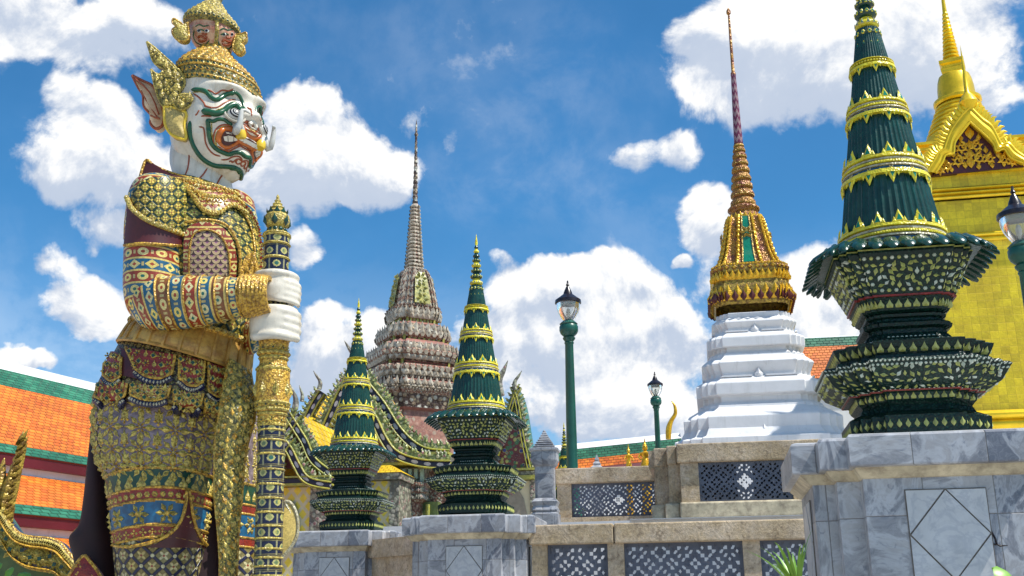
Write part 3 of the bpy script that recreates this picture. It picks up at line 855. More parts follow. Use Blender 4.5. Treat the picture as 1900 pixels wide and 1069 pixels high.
# lion's foot bosses at the middle of each face
for (hh, y0) in ((151,797),(105,695),(79,612)):
    h = prof([(hh, y0)])[0]
    for q in range(4):
        mb = MB(); a = GY-pi/2+q*pi/2; dr = Vector((math.cos(a), math.sin(a), 0)); sd_ = Vector((-dr.y, dr.x, 0))
        mb.orn('flame', Vector((CX.x, YH, h[1]+.06))+dr*(h[0]*.955-.01), sd_, Vector((0,0,1)), dr, .2, 0)
        for sg in (-1, 1):
            mb.prism([(0,0),(h[0]*.55,0),(h[0]*.5,.035),(0,.035)] if sg > 0 else [(0,.035),(-h[0]*.5,.035),(-h[0]*.55,0),(0,0)], Vector((CX.x, YH, h[1]-.01))+dr*(h[0]*.955+.02)+sd_*sg*.14, sd_, Vector((0,0,1)), dr, .05, 0)
        mb.build('relief', [M_white], base, smooth=0)
def bronzef():
    d, c = voro(22.); n = noise(6., 4.)
    return lerp(sm(n, .35, .65), (.50,.25,.03), (.20,.06,.03)), d
M_brz = mat('red gold mosaic', bronzef, rough=.4, metal=.2, bump=.9, bd=.03, var=.3)
def zigf():
    u, v = uv(); z = fr(v*4.5 + ab(fr(u*6)-.5)*1.0)
    return lerp(gt(z, .5), (.13,.015,.05), (.27,.17,.18)), z
M_zig = mat('purple zigzag mosaic', zigf, rough=.35, bump=.3, var=.2)
RP = redent((.93,.84), .70)
cP = (CX.x, YH, 0)
def ringorn(mb, rad, z, n, kind, sz, m, m2, ph=0., lean=0., asp=1.):
    for i in range(n):
        a = 2*pi*(i+ph)/n; r_ = Vector((math.cos(a), math.sin(a), 0)); B = (Vector((0,0,1))+r_*lean).normalized(); tn = Vector((-r_.y, r_.x, 0))
        mb.orn(kind, Vector(cP)+r_*rad+Vector((0,0,z)), tn, B, r_, sz, m, m2, asp)
def planrow(mb, plan, half, z, rz, c, kind, step, sz, m, m2, lean=0., asp=1.):
    n = len(plan); cr, sr = math.cos(rz), math.sin(rz)
    for i in range(n):
        a = Vector((*plan[i], 0)); b = Vector((*plan[(i+1) % n], 0)); R_ = lambda v: Vector((v.x*cr-v.y*sr, v.x*sr+v.y*cr, 0))
        a, b = R_(a)*half, R_(b)*half; L = (b-a).length; k = max(1, round(L/step)); A = (b-a).normalized(); N = Vector((A.y, -A.x, 0)); B = (Vector((0,0,1))+N*lean).normalized()
        for e in range(k): mb.orn(kind, Vector(c)+a.lerp(b, (e+.5)/k)+Vector((0,0,z)), A, B, N, sz, m, m2, asp)
mb = MB()
sk = prof([(66,580),(69,577),(71,560),(72,548),(68,540),(66,532),(66,524),(69,520),(69,508),(64,505),(56,503)], YH, False)
mb.loftplan(sk, RP, 0, cP, rz=GY+0.)
h1, h2, h3 = sk[2], sk[6], sk[7]
planrow(mb, RP, h1[0]+.02, h1[1]-.02, GY, cP, 'flame', .2, .3, 2, 1, .15)
planrow(mb, RP, h1[0]+.07, h1[1]-.10, GY, cP, 'leaf', .2, .24, 3, 2, .1)
planrow(mb, RP, h2[0]+.04, h2[1]-.06, GY, cP, 'flame', .13, .2, 2, 1, .25)
planrow(mb, RP, (sk[7][0])+.01, (sk[7][1]+sk[8][1])/2, GY, cP, 'gem', .17, .13, 1, 2)
planrow(mb, RP, sk[8][0]+.0, sk[8][1], GY, cP, 'dot', .07, .06, 2, 2)
mb.build('gilded_skirt', [M_gold, M_brz, M_goldb, M_maroon], t, smooth=30)
mb = MB()
be = prof([(60,505),(55,495),(49,480),(44,460),(39,440),(36,425),(33,415),(31,410)], YH, False)
PF = redent((.90,.76), .36); PF = [p for p in PF]
mb.loftplan(be, PF, 0, cP, rz=GY)
bell = mb.build('bell', [M_brz], t, smooth=0)
mb = MB()   # gilded ribs along every corner
n = len(PF)
for i in range(n):
    x, y = PF[i]; pts = []
    for k_ in range(15):
        q = crom(be, (len(be)-1)*k_/14); pts.append(Vector(cP)+Vector(((x*math.cos(GY)-y*math.sin(GY))*q[0]*1.02, (x*math.sin(GY)+y*math.cos(GY))*q[0]*1.02, q[1])))
    mb.tube(pts, .028, 6, 0)
    for p in pts: mb.orn('dot', p+(p-Vector((cP[0], cP[1], p.z))).normalized()*.02, Vector((0,0,1)).cross((p-Vector((cP[0], cP[1], p.z))).normalized()), Vector((0,0,1)), (p-Vector((cP[0], cP[1], p.z))).normalized(), .085, 0)
mb.build('rib', [M_goldb], bell, smooth=40)
for q in range(4):
    mb = MB(); a = GY-pi/2+q*pi/2; dr = Vector((math.cos(a), math.sin(a), 0)); sd_ = Vector((-dr.y, dr.x, 0)); rows = []
    for k_ in range(10):
        v = crom(be, (len(be)-1)*(.04+.9*k_/9)); wdt = v[0]*.2
        rows.append([Vector((cP[0], cP[1], v[1]))+dr*(v[0]+.02)+sd_*s_ for s_ in (-wdt, wdt)])
    mb.grid(rows, 0); 
    for s_ in (0, 1): mb.tube([r_[s_] for r_ in rows], .022, 5, 1)
    c_ = (rows[5][0]+rows[5][1])/2; nn = (dr+Vector((0,0,.25))).normalized()
    mb.orn('flower6', c_+dr*.03, sd_, Vector((0,0,1)), nn, .30, 1, 1); mb.orn('flower', c_+dr*.05, sd_, Vector((0,0,1)), nn, .2, 1, 1)
    mb.build('niche', [M_gem, M_gold], bell, smooth=30)
mb = MB()
co = prof([(27,414),(31,411),(30,405),(27,402),(26,399),(24,398),(26,395),(28,390),(27,386),(23,384)], YH, False)
mb.lathe(co, 32, 0, cP, caps=(0,1)); ringorn(mb, co[1][0]*1.0, co[1][1]+.02, 22, 'flame', .16, 1, 1, 0, .1); ringorn(mb, co[7][0], co[7][1], 24, 'dot', .09, 0, 0)
mb.build('neck_ring', [M_brz, M_goldb], t, smooth=40)
mb = MB(); ys = [385,368,352,337,322,308,295,283,273,266]
for i in range(9):
    r0 = 23.5-i*1.75; q = prof([(r0*.80, ys[i]),(r0*.97, ys[i]-(ys[i]-ys[i+1])*.2),(r0*.93, ys[i]-(ys[i]-ys[i+1])*.6),(r0*.72, ys[i+1])], YH, False)
    mb.lathe(q, 24, 0, cP, caps=(0,0)); hgt = q[2][1]-q[0][1]
    ringorn(mb, q[2][0], q[0][1]+hgt*.72, 14, 'flame', hgt*.85, 0, 1, (i%2)*.5, -.1); ringorn(mb, q[1][0], q[1][1], 26, 'dot', .05, 1, 1)
mb.build('tiered_spire', [M_brz, M_gold], t, smooth=40)
mb = MB(); q = prof([(8.5,267),(7.6,240),(6.6,200),(5.2,160),(4.6,141),(5.2,139)], YH, False); mb.lathe(q, 12, 0, cP, caps=(0,1), uvs=1.); mb.build('mosaic_shaft', [M_zig], t)
mb = MB(); q = prof([(4.8,140),(4.9,136),(3.2,133),(2.8,90),(2.2,50),(1.8,27),(4.,25),(4.2,21),(3.0,18),(0.2,14)], YH, False); mb.lathe(q, 10, 0, cP, caps=(0,1)); mb.build('spire_tip', [M_brz], t)

# ---------------------------------------------------------------- lamp posts
M_glass = mat('lamp glass', col=(.9,.92,.9), rough=.04, trans=.92, var=0.)
M_bulb = mat('frosted bulb', col=(.75,.73,.65), rough=.4, var=0.)
def lamp(px, Y, ytip, ycap, yball, label, zbase):
    p = W(px, ycap, Y); s = (W(px, ytip, Y).z-p.z)/.40   # scale: tip to brim is .40 m
    zt = W(px, ytip, Y).z
    t = thing('lamp_post', label, 'lamp post', (p.x, Y, zbase), group='green lamp posts'); c = (p.x, Y, 0)
    z = lambda d: zt - d*s
    mb = MB(); mb.lathe([(.012*s, z(.0)),(.02*s, z(.06)),(.035*s, z(.085)),(.02*s, z(.1)),(.045*s, z(.15)),(.075*s, z(.22)),(.085*s, z(.26)),(.12*s, z(.285)),(.20*s, z(.35)),(.235*s, z(.375)),(.24*s, z(.43)),(.225*s, z(.44)),(.2*s, z(.425))], 28, 0, c, caps=(1,1)); hd = mb.build('lamp_hood', [M_black], t)
    mb = MB()
    pr_ = [(.215*s, z(.442)),(.21*s, z(.52)),(.18*s, z(.62)),(.13*s, z(.71)),(.09*s, z(.765))]
    mb.lathe(pr_+[(r-.008*s, zz) for r, zz in pr_[::-1]]+[pr_[0]], 28, 0, c, caps=(0,0)); mb.build('glass_shade', [M_glass], t)
    mb = MB(); mb.lathe([(.02*s, z(.77)),(.02*s, z(.68)),(.035*s, z(.66)),(.04*s, z(.60)),(.025*s, z(.54)),(0, z(.52))], 12, 0, c, caps=(0,0)); mb.build('bulb', [M_bulb], t)
    mb = MB()
    mb.lathe([(.07*s, zbase), (.0, zbase)], 8, 0, c, caps=(0,0))
    H = z(1.1)-zbase
    mb.lathe([(.24*s, zbase),(.24*s, zbase+.12),(.17*s, zbase+.16),(.17*s, zbase+.5),(.135*s, zbase+.56),(.15*s, zbase+.60),(.12*s, zbase+.66),(.10*s, zbase+H*.3),(.075*s, z(1.2)),(.09*s, z(1.17)),(.075*s, z(1.15)),(.11*s, z(1.10)),(.115*s, z(1.08)),(.09*s, z(1.06)),(.15*s, z(1.0)),(.17*s, z(.95)),(.17*s, z(.87)),(.15*s, z(.84)),(.165*s, z(.82)),(.12*s, z(.78)),(.1*s, z(.76))], 24, 0, c, caps=(0,1), flute=None)
    mb.build('pole', [M_lgreen], t); return t
lamp(1054, 23.5, 521, 560, 600, 'tall green lamp post standing behind the rear stone balustrade', zT)
lamp(1215.5, 36, 690, 714, 750, 'small distant green lamp post left of the white chedi', zT)
lamp(1886, 14.5, 346, 400, 440, 'green lamp post at the right edge before the yellow wall', 0)
# ---------------------------------------------------------------- long tiled gallery on the left
def gallery(name, label, P0, U, Vn, rows, s0, s1, cat='building', px0=0):
    """rows: (photo y at photo x px0, offset o towards the camera side, material) ; extruded along U"""
    t = thing(name, label, cat, (P0.x, P0.y, 0))
    pts = []
    for py, o in rows[0]:
        d = ray(px0, py); q = CAMP + d*(((P0-CAMP).dot(Vn)+o)/d.dot(Vn)); pts.append((o, q.z))
    return t, pts
al = R(24); U = Vector((math.sin(al), math.cos(al), 0)); Vn = Vector((math.cos(al), -math.sin(al), 0))
P0 = W(0, 672, 26)
rows = [(668,-.25),(668,.12),(681,.16),(684,.20),(714,.85),(822,2.75),(838,3.05),(841,3.02),(860,2.98),(862,2.86),(874,2.84),(876,2.86),(932,4.0),(950,4.3),(953,4.26),(973,4.22),(975,4.1),(988,4.08),(990,4.1),(1050,5.4),(1066,5.7),(1069,5.65),(1090,5.6)]
t, pts = gallery('gallery', 'long gallery with orange tiled roofs edged in green, behind the statue', P0, U, Vn, (rows,), 0, 0)
# end of the roofs behind the statue
d = ray(300, 740); A_ = Matrix(((U.x, -d.x), (U.y, -d.y))); rhs = Vector((-(P0-CAMP).x, -(P0-CAMP).y)); sol = A_.inverted() @ rhs; sEnd = sol[0]
def strip(mb, a, b, m, s0=-14, s1=None):
    s1 = sEnd if s1 is None else s1
    (oa, za), (ob, zb_) = pts[a], pts[b]; L = math.hypot(oa-ob, za-zb_)
    P = lambda s, o, z: Vector((P0.x, P0.y, 0)) + U*s + Vn*o + Vector((0,0,z))
    mb.poly([P(s0, ob, zb_), P(s1, ob, zb_), P(s1, oa, za), P(s0, oa, za)], m, [(s0, 0), (s1, 0), (s1, L), (s0, L)])
def part(nm, segs, mats, smooth=0):
    mb = MB()
    for a, b, m in segs: strip(mb, a, b, m)
    mb.build(nm, mats, t, smooth)
part('ridge', [(0,1,0),(1,2,0),(2,3,0)], [M_white])
part('tiled_roof', [(3,4,1),(4,5,0),(5,6,1)], [M_orange, M_gtile])
part('eaves_board', [(6,7,0),(7,8,0),(8,9,0)], [M_mwood]); part('cornice', [(9,10,0),(10,11,0)], [M_white])
part('tiled_roof', [(11,12,0),(12,13,1)], [M_orange, M_gtile])
part('eaves_board', [(13,14,0),(14,15,0),(15,16,0)], [M_mwood]); part('cornice', [(16,17,0),(17,18,0)], [M_white])
part('tiled_roof', [(18,19,0),(19,20,1)], [M_orange, M_gtile])
part('eaves_board', [(20,21,0),(21,22,0)], [M_mwood])
mb = MB()   # body below the eaves, rear slope and gable end
P = lambda s, o, z: Vector((P0.x, P0.y, 0)) + U*s + Vn*o + Vector((0,0,z))
zl = pts[-1][1]
for s_ in (sEnd, -14): mb.poly([P(s_, o, z) for o, z in pts] + [P(s_, 5.2, 0), P(s_, -6, 0), P(s_, -6, zl), P(s_, -.25, pts[0][1])], 0)
mb.poly([P(-14, 5.2, 0), P(sEnd, 5.2, 0), P(sEnd, 5.2, zl), P(-14, 5.2, zl)], 0); mb.poly([P(-14, -6, 0), P(sEnd, -6, 0), P(sEnd, -6, zl), P(-14, -6, zl)], 0)
mb.build('wall', [M_white], t, 0)
mb = MB(); mb.poly([P(-14, -6, zl), P(sEnd, -6, zl), P(sEnd, -.25, pts[0][1]), P(-14, -.25, pts[0][1])], 0, [(0,0),(20,0),(20,7),(0,7)]); mb.build('rear_roof', [M_orange], t, 0)

# ---------------------------------------------------------------- distant roofs between the lamp posts and behind the chedi
def farroof(name, label, pA, pB_, Y, bands, mats, depth=5.):
    """pA, pB_: photo end points of the ridge; bands: photo dy below ridge"""
    a, b = W(*pA, Y), W(*pB_, Y); t = thing(name, label, 'roof', ((a.x+b.x)/2, Y, 0)); k = mpp(a)
    mb = None; n = len(bands)
    for i in range(n-1):
        d0, d1 = bands[i], bands[i+1]; mb = MB()
        z0, z1 = -d0*k*1.03, -d1*k*1.03; y0, y1 = (-.6*d0*k, -.6*d1*k) if i else (.3, -.6*d1*k)
        L = abs(b.x-a.x); h = math.hypot(z0-z1, y0-y1)
        mb.poly([a+Vector((0,y1,z1)), b+Vector((0,y1,z1)), b+Vector((0,y0,z0)), a+Vector((0,y0,z0))], 0, [(0,0),(L,0),(L,h),(0,h)])
        if i == 0:
            mb.poly([a+Vector((0,y0,z0)), b+Vector((0,y0,z0)), b+Vector((0,depth,-bands[-1]*k)), a+Vector((0,depth,-bands[-1]*k))], 0)
        mb.build(('ridge', 'tiled_roof', 'tiled_roof', 'eaves')[i], [mats[i]], t, 0)
    zb_ = bands[-1]*k*1.03; yb = -.6*bands[-1]*k
    mb = MB()
    q = [a+Vector((0,yb+.3,-zb_)), b+Vector((0,yb+.3,-zb_))]
    mb.poly([Vector((q[0].x,q[0].y,0)), Vector((q[1].x,q[1].y,0)), q[1], q[0]], 0)
    for e in (a, b): mb.poly([Vector((e.x, Y+yb+.3, 0)), e+Vector((0,yb+.3,-zb_)), e, e+Vector((0,depth,-zb_)), Vector((e.x, Y+depth, 0))], 0)
    mb.build('wall', [M_white], t, 0); return t
farroof('gallery_roof', 'far gallery roof, white ridge over green and orange tiles, beyond the lamp posts', (900,838), (1262,801), 44, [0,13,34,52,58], [M_white, M_gtile, M_orange, M_mwood])
farroof('gallery_roof', 'far roof end with green and orange tiles between the chedi and the large vase', (1400,627), (1700,613), 40, [0,6,25,60,90], [M_white, M_gtile, M_orange, M_orange])
# gilt ridge horn
def horn(mb, pts_px, Y, rad_px, m=0):
    P_ = [W(x, y, Y) for x, y in pts_px]; k = mpp(P_[0]); n = 14
    Q = [Vector(crom(P_, (len(P_)-1)*i/(n-1))) for i in range(n)]; Rr = [crom([[r] for r in rad_px], (len(rad_px)-1)*i/(n-1))[0]*k for i in range(n)]
    mb.tube(Q, [max(.004, r) for r in Rr], 8, m)
    return Q, Rr
mb = MB(); horn(mb, [(1240,815),(1241,795),(1246,780),(1253,768),(1252,754),(1246,744)], 38, [5,5.5,4,3.5,2.6,.6])
o = mb.build('ridge_horn', [M_goldb]); tag(o, 'curved gilt ridge horn on the far roof beside the small lamp post', 'roof finial')
# gilded statues on the terrace
def gilt(px, ytop, ybot, Y, hw, label, tilt=0):
    p = W(px, ybot, Y); k = mpp(p); z0 = p.z - .9; H = W(px, ytop, Y).z-p.z; c = (p.x, Y, 0)
    t = thing('gilded_statue', label, 'statue', (p.x, Y, zT), group='gilded statues on the terrace'); zz = lambda f: p.z+H*f; w_ = hw*k
    mb = MB(); mb.lathe([(w_*1.1, zT), (w_*1.1, z0-.1), (w_*.9, z0), (w_*1.0, zz(.0)), (w_*.75, zz(.18)), (w_*.55, zz(.3)), (w_*.85, zz(.38)), (w_*.9, zz(.47)), (w_*.35, zz(.53)), (w_*.28, zz(.56))], 16, 0, c); mb.build('body', [M_goldb], t)
    mb = MB(); mb.lathe([(w_*.28, zz(.55)), (w_*.5, zz(.59)), (w_*.52, zz(.64)), (w_*.42, zz(.69)), (w_*.5, zz(.70)), (w_*.3, zz(.74)), (w_*.36, zz(.76)), (w_*.15, zz(.82)), (w_*.1, zz(.9)), (0, zz(1))], 14, 0, c); mb.build('head', [M_goldb], t)
    for sg in (-1, 1):
        mb = MB(); mb.tube([Vector((p.x+sg*w_*.8, Y, zz(.46))), Vector((p.x+sg*w_*1.3, Y-.05, zz(.32))), Vector((p.x+sg*w_*1.1, Y-.25, zz(.2))), Vector((p.x+sg*w_*.5, Y-.3, zz(.24)))], [w_*.22, w_*.17, w_*.14, w_*.1], 7, 0); mb.build('arm', [M_goldb], t)
gilt(1198, 812, 866, 27, 10, 'bright gilded statue with a pointed crown, nearest the chedi rail')
gilt(1167, 822, 866, 30, 6, 'smaller gilded statue left of the bigger gilded one')
b0 = W(1108, 868, 28); k = mpp(b0); mb = MB()
mb.loftplan([(10*k, zT),(10*k, b0.z-.1),(11*k, b0.z),(6*k, b0.z+.06),(7*k, b0.z+.1),(3*k, b0.z+.18),(4*k, b0.z+.2),(0.2*k, b0.z+.34)], SQ, 0, (b0.x, 28, 0), rz=GY)
tag(mb.build('stone_post', [M_marble], None, 0), 'small grey stone post cap just above the rear balustrade rail', 'post')
# fourth vase, far away
Yf = 33.; q = W(1046, 783, Yf); zv = q.z-4.1*.95
dup(vase, (q.x, Yf, zv), GY, .95, 'far green vase, only its pointed lid showing left of the tall lamp post', VG)
dup(ped, (q.x, Yf, zv-2.82), GY, 1., 'marble pedestal of the far vase, hidden behind the rear balustrade', PG)

# ---------------------------------------------------------------- golden building with gable and chedi roof
M_gwall = mat('gold leaf wall', None, col=(.80,.56,.012), rough=.42, metal=.0, var=.0)
def gwf():
    x, y, z = sepv(objv()); u, v = uv()
    n = noise(1.6, 6., .65); p_ = wn(fl(u/.16), fl(v/.16), 2.); n2 = noise(14., 5., .7)
    c = lerp(sm(n, .3, .7), (.83,.62,.014), (.66,.46,.012)); c = mulc(c, grey(sm(p_, 0., 1., .82, 1.06))); c = mulc(c, grey(sm(n2, .3, .7, .86, 1.08)))
    jn = mx(sm(ab(fr(u/.16)-.5), .46, .5), sm(ab(fr(v/.16)-.5), .46, .5)); c = lerp(jn*.45, c, (.30,.19,.01))
    return c, n2+n*.5-jn
M_gwall = mat('gold leaf wall plates', gwf, rough=.45, metal=.12, bump=.25, bd=.02, var=0.)
M_gmould = mat('polished gilding', col=(.86,.58,.02), rough=.3, metal=.45, var=.2, vs=3.)
YG = 21.0
G0 = W(1720, 330, YG); G0 = Vector((G0.x, YG, 0))
t = thing('golden_hall', 'golden walled hall with gilt cornices, a carved gable and a ringed golden spire', 'building', (G0.x, YG, 0))
Sg = lambda px, py: (onplane(px, py, G0)-G0).dot(DV); Zg = lambda px, py: onplane(px, py, G0).z
ztop = Zg(1760, 322); mb = MB()
gbox(mb, G0, 0, 14, 0, Zg(1760, 372)-.02, -10, 0); mb.build('wall', [M_gwall], t, 0)
mb = MB(); gbox(mb, G0, -.02, 14.02, Zg(1760, 350)+.0, ztop, -10.02, .05); mb.build('frieze', [M_gwall], t, 0)
def cornice(y0, y1, out, nm='cornice', n=3):
    z0, z1 = Zg(1760, y1), Zg(1760, y0); pr_ = []; mb = MB()
    for i in range(n):
        a = z0+(z1-z0)*i/n; b = z0+(z1-z0)*(i+1)/n; o_ = out*(.5+.5*(i+1)/n)
        for q in range(6):
            f_ = q/5; pr_.append((o_*(.55+.45*math.sin(f_*pi)), a+(b-a)*f_))
    rows_ = []
    for o_, z in pr_:
        rows_.append([G0+DV*(-o_)-NV*10+Vector((0,0,z)), G0+DV*(-o_)+NV*o_+Vector((0,0,z)), G0+DV*(14+o_)+NV*o_+Vector((0,0,z))])
    mb.grid(rows_, 0); mb.build(nm, [M_gmould], t, 35)
cornice(352, 372, .16); cornice(436, 452, .10, n=2); cornice(766, 800, .2, 'plinth', 2)
mb = MB(); gbox(mb, G0, -.1, 14.1, Zg(1760, 328), Zg(1760, 321), -10.1, .12); mb.build('ledge', [M_gmould], t, 0)
# upper roof block behind the gable
GB = G0 - NV*2.5; zb1 = onplane(1715, 322, GB).z
mb = MB(); gbox(mb, GB, .1, 13, ztop-.3, onplane(1710, 283, GB).z, -7, 0, 0); mb.build('attic', [M_gwall], t, 0)
mb = MB(); gbox(mb, GB, 0., 13.1, onplane(1710, 283, GB).z, onplane(1710, 275, GB).z, -7.1, .1); gbox(mb, GB, -.1, 13.2, onplane(1710, 275, GB).z+.002, onplane(1710, 270, GB).z, -7.2, .2); mb.build('attic_cornice', [M_gmould], t, 0)
# gable
GG = G0 + NV*.14
def g2(px, py): q = onplane(px, py, GG); return ((q-GG).dot(DV), q.z)
from math import hypot
O = Vector((GG.x, GG.y, 0)); ZV = Vector((0,0,1))
Lc = [(1797,205),(1780,222),(1762,248),(1752,272),(1748,283),(1738,290),(1730,304),(1716,326)]
Rc = [(1797,205),(1818,226),(1836,240),(1850,266),(1856,274),(1868,272),(1884,288),(1912,306)]
inL = [(1797,232),(1778,256),(1768,272),(1766,290),(1752,293),(1745,308),(1733,326)]
inR = [(1797,232),(1822,254),(1840,272),(1846,286),(1860,282),(1872,298),(1895,308)]
def gp(l): return [g2(*q) for q in l]
tri = gp([(1797,224),(1768,262),(1745,290),(1728,327),(1900,310),(1862,276),(1826,250)])
mb = MB(); mb.prism(tri[::-1], O+NV*.02, DV, ZV, NV, .12, 0); mb.build('tympanum', [M_maroon], t, 0)
mb = MB(); rnd = random.Random(2)
def scroll(cx, cy, r, dirn, turns=1.35):
    pts_ = []
    for k_ in range(18):
        a = k_/17*turns*2*pi; rr = r*(1-k_/17*.85)
        q = g2(cx+dirn*rr*math.cos(a+pi/2), cy-rr*math.sin(a+pi/2)); pts_.append(O+DV*q[0]+ZV*q[1]+NV*.05)
    mb.tube(pts_, [.028*(1-.5*i/17) for i in range(18)], 6, 0)
    for k_ in range(0, 18, 2):
        p = pts_[k_]; q = g2(cx, cy); c_ = O+DV*q[0]+ZV*q[1]+NV*.05; B = (p-c_).normalized(); A = NV.cross(B); mb.orn('leaf', p+B*.03, A, B, NV, .09, 0)
for cx, cy, r, d_ in ((1782,275,10,-1),(1812,272,10,1),(1776,300,10,-1),(1817,295,10,1),(1756,311,7,-1),(1836,296,8,1),(1862,298,8,1),(1743,318,5,-1),(1797,292,6,1),(1878,302,5,1)): scroll(cx, cy, r, d_)
for px, py, sz in ((1798,248,.3),(1798,270,.2),(1799,286,.24),(1800,302,.28),(1768,288,.16),(1828,280,.16),(1790,308,.16),(1815,310,.16),(1840,308,.14),(1852,288,.2),(1750,300,.18),(1765,316,.14),(1862,306,.12),(1782,258,.16),(1815,256,.16)):
    q = g2(px, py); mb.orn('leaf', O+DV*q[0]+ZV*q[1]+NV*.05, DV, ZV, NV, sz, 0)
mb.build('scrollwork', [M_goldb], t, 40)
for side, inn in ((Lc, inL), (Rc, inR)):
    a = gp(side); b = gp(inn); mb = MB(); poly = a + b[::-1]
    P_ = [crom(a, (len(a)-1)*i/24) for i in range(25)]; Q_ = [crom(b, (len(b)-1)*i/24) for i in range(25)]
    rows_ = [[O+DV*p[0]+ZV*p[1]+NV*.02, O+DV*p[0]+ZV*p[1]+NV*.16, O+DV*(p[0]*.5+q[0]*.5)+ZV*(p[1]*.5+q[1]*.5)+NV*.20, O+DV*q[0]+ZV*q[1]+NV*.15, O+DV*q[0]+ZV*q[1]+NV*.02] for p, q in zip(P_, Q_)]
    mb.grid(rows_, 0)
    for line in (P_, Q_): mb.tube([O+DV*p[0]+ZV*p[1]+NV*.16 for p in line], .028, 6, 0)
    for i in range(1, 24):
        p = P_[i]; T_ = Vector((P_[min(i+1,24)][0]-P_[i-1][0], 0, P_[min(i+1,24)][1]-P_[i-1][1])); tt = (DV*T_.x+ZV*T_.z).normalized(); nn = NV.cross(tt)
        if nn.z < 0: nn = -nn
        base_ = O+DV*p[0]+ZV*p[1]+NV*.1
        mb.tube([base_, base_+nn*.1+tt*.0, base_+nn*.19-tt*.05, base_+nn*.25-tt*.02], [.07,.06,.035,.006], 6, 0)
    mb.build('bargeboard', [M_gmould], t, 40)
mb = MB(); q = g2(1797, 205); c_ = O+DV*q[0]+NV*.08
mb.lathe([(.05, q[1]-.1),(.16, q[1]+.05),(.2, q[1]+.14),(.14, q[1]+.26),(.05, q[1]+.38),(.04, q[1]+.8),(.0, q[1]+1.5)], 12, 0, c_); mb.build('apex_finial', [M_gmould], t)
# ringed golden spire
YS = 27.; sx = W(1785, 250, YS); cS = (sx.x, YS, 0)
def pg(l):
    return [(h*mpp(W(1785, y, YS)), W(1785, y, YS).z) for h, y in l]
mb = MB()
for i in range(7):
    y0, y1 = 262-i*9.5, 262-(i+1)*9.5; r = 66-i*4.2
    if i == 0: mb.lathe(pg([(72,350),(72,268),(70,263)]), 48, 0, cS)
    mb.lathe(pg([(r-3,y0),(r,y0-1.5),(r,y0-4),(r-2.5,y0-6.5),(r-6,y0-8),(r-6,y1)]), 48, 0, cS)
mb.build('ringed_base', [M_gmould], t, 40)
mb = MB(); mb.lathe(pg([(38,196),(42,193),(42,188),(34,185),(33,182),(32,165),(30,152),(27,143),(20,139)]), 40, 0, cS); mb.build('bell', [M_gmould], t, 40)
mb = MB(); mb.loftplan(pg([(17,142),(19,138),(20,132),(17,130),(17,126),(21,123),(21,117),(16,115)]), SQ, 0, cS, rz=GY-.3); mb.build('throne', [M_gmould], t, 0)
mb = MB()
for i in range(13):
    y0, y1 = 117-i*7.2, 117-(i+1)*7.2; r = 15.5-i*.86; mb.lathe(pg([(r*.7,y0),(r,y0-2),(r,y0-4.4),(r*.7,y1)]), 24, 0, cS, caps=(0,1))
mb.lathe(pg([(4,24),(3,0),(2,-25),(0,-45)]), 12, 0, cS); mb.build('ringed_spire', [M_gmould], t, 40)

# ---------------------------------------------------------------- mosaic gabled hall on the left of the middle vase
def floral(bg, a, b, c_, s=9.):
    def f():
        d, col = voro(s); r = wn(sepv(col)[0], sepv(col)[1]); d2, _ = voro(s*3.1)
        k = lerp(sm(d, .42, .55), lerp(gt(r, .5), a, b), bg); k = lerp(gt(r, .82)*lt(d, .4), k, c_); k = lerp(sm(d2, .1, .25, .6, 0.), k, (.55,.52,.40))
        return k, 0.-d
    return f
M_tymp = mat('floral mosaic panel', floral((.16,.03,.03), (.06,.16,.07), (.42,.40,.12), (.05,.06,.25), 7.), rough=.4, bump=.6, bd=.04, var=.3)
M_teeth = mat('pale green leaf mosaic', floral((.12,.16,.05), (.42,.46,.16), (.50,.48,.30), (.35,.16,.16), 10.), rough=.4, bump=.6, bd=.04, var=.3)
def dotband(bg, dot, s=.34):
    def f():
        u, v = uv(); p_ = fr(v/s)-.5; q_ = u-.5; d = ln(p_*s, q_*.30)
        k = lerp(sm(d, .085, .10), dot, bg); return k, 0.-d
    return f
M_nband = mat('navy mosaic band with white discs', dotband((.012,.008,.03), (.50,.48,.50)), rough=.35, bump=.8, bd=.03, var=.25)
def chk():
    u, v = uv(); a = fr(u*3.2+v*2.6)-.5; b = fr(u*3.2-v*2.6)-.5; c = mx(ab(a), ab(b))
    return lerp(sm(c, .30, .36), (.78,.60,.05), (.62,.55,.34)), 0.-c
M_ycheck = mat('yellow lozenge mosaic wall', chk, rough=.4, bump=.3, var=.15)
M_pinkst = mat('pink mosaic', floral((.20,.09,.06), (.36,.22,.15), (.45,.38,.28), (.20,.26,.20), 14.), rough=.45, bump=.6, bd=.03, var=.3)
M_greyfl = mat('grey floral mosaic', floral((.14,.13,.10), (.30,.31,.22), (.42,.38,.30), (.25,.12,.12), 9.), rough=.45, bump=.6, bd=.03, var=.3)
M_ycor = mat('yellow green mosaic moulding', yelf((.46,.42,.06), (.26,.27,.06), 30.), rough=.4, bump=.5, var=.25)

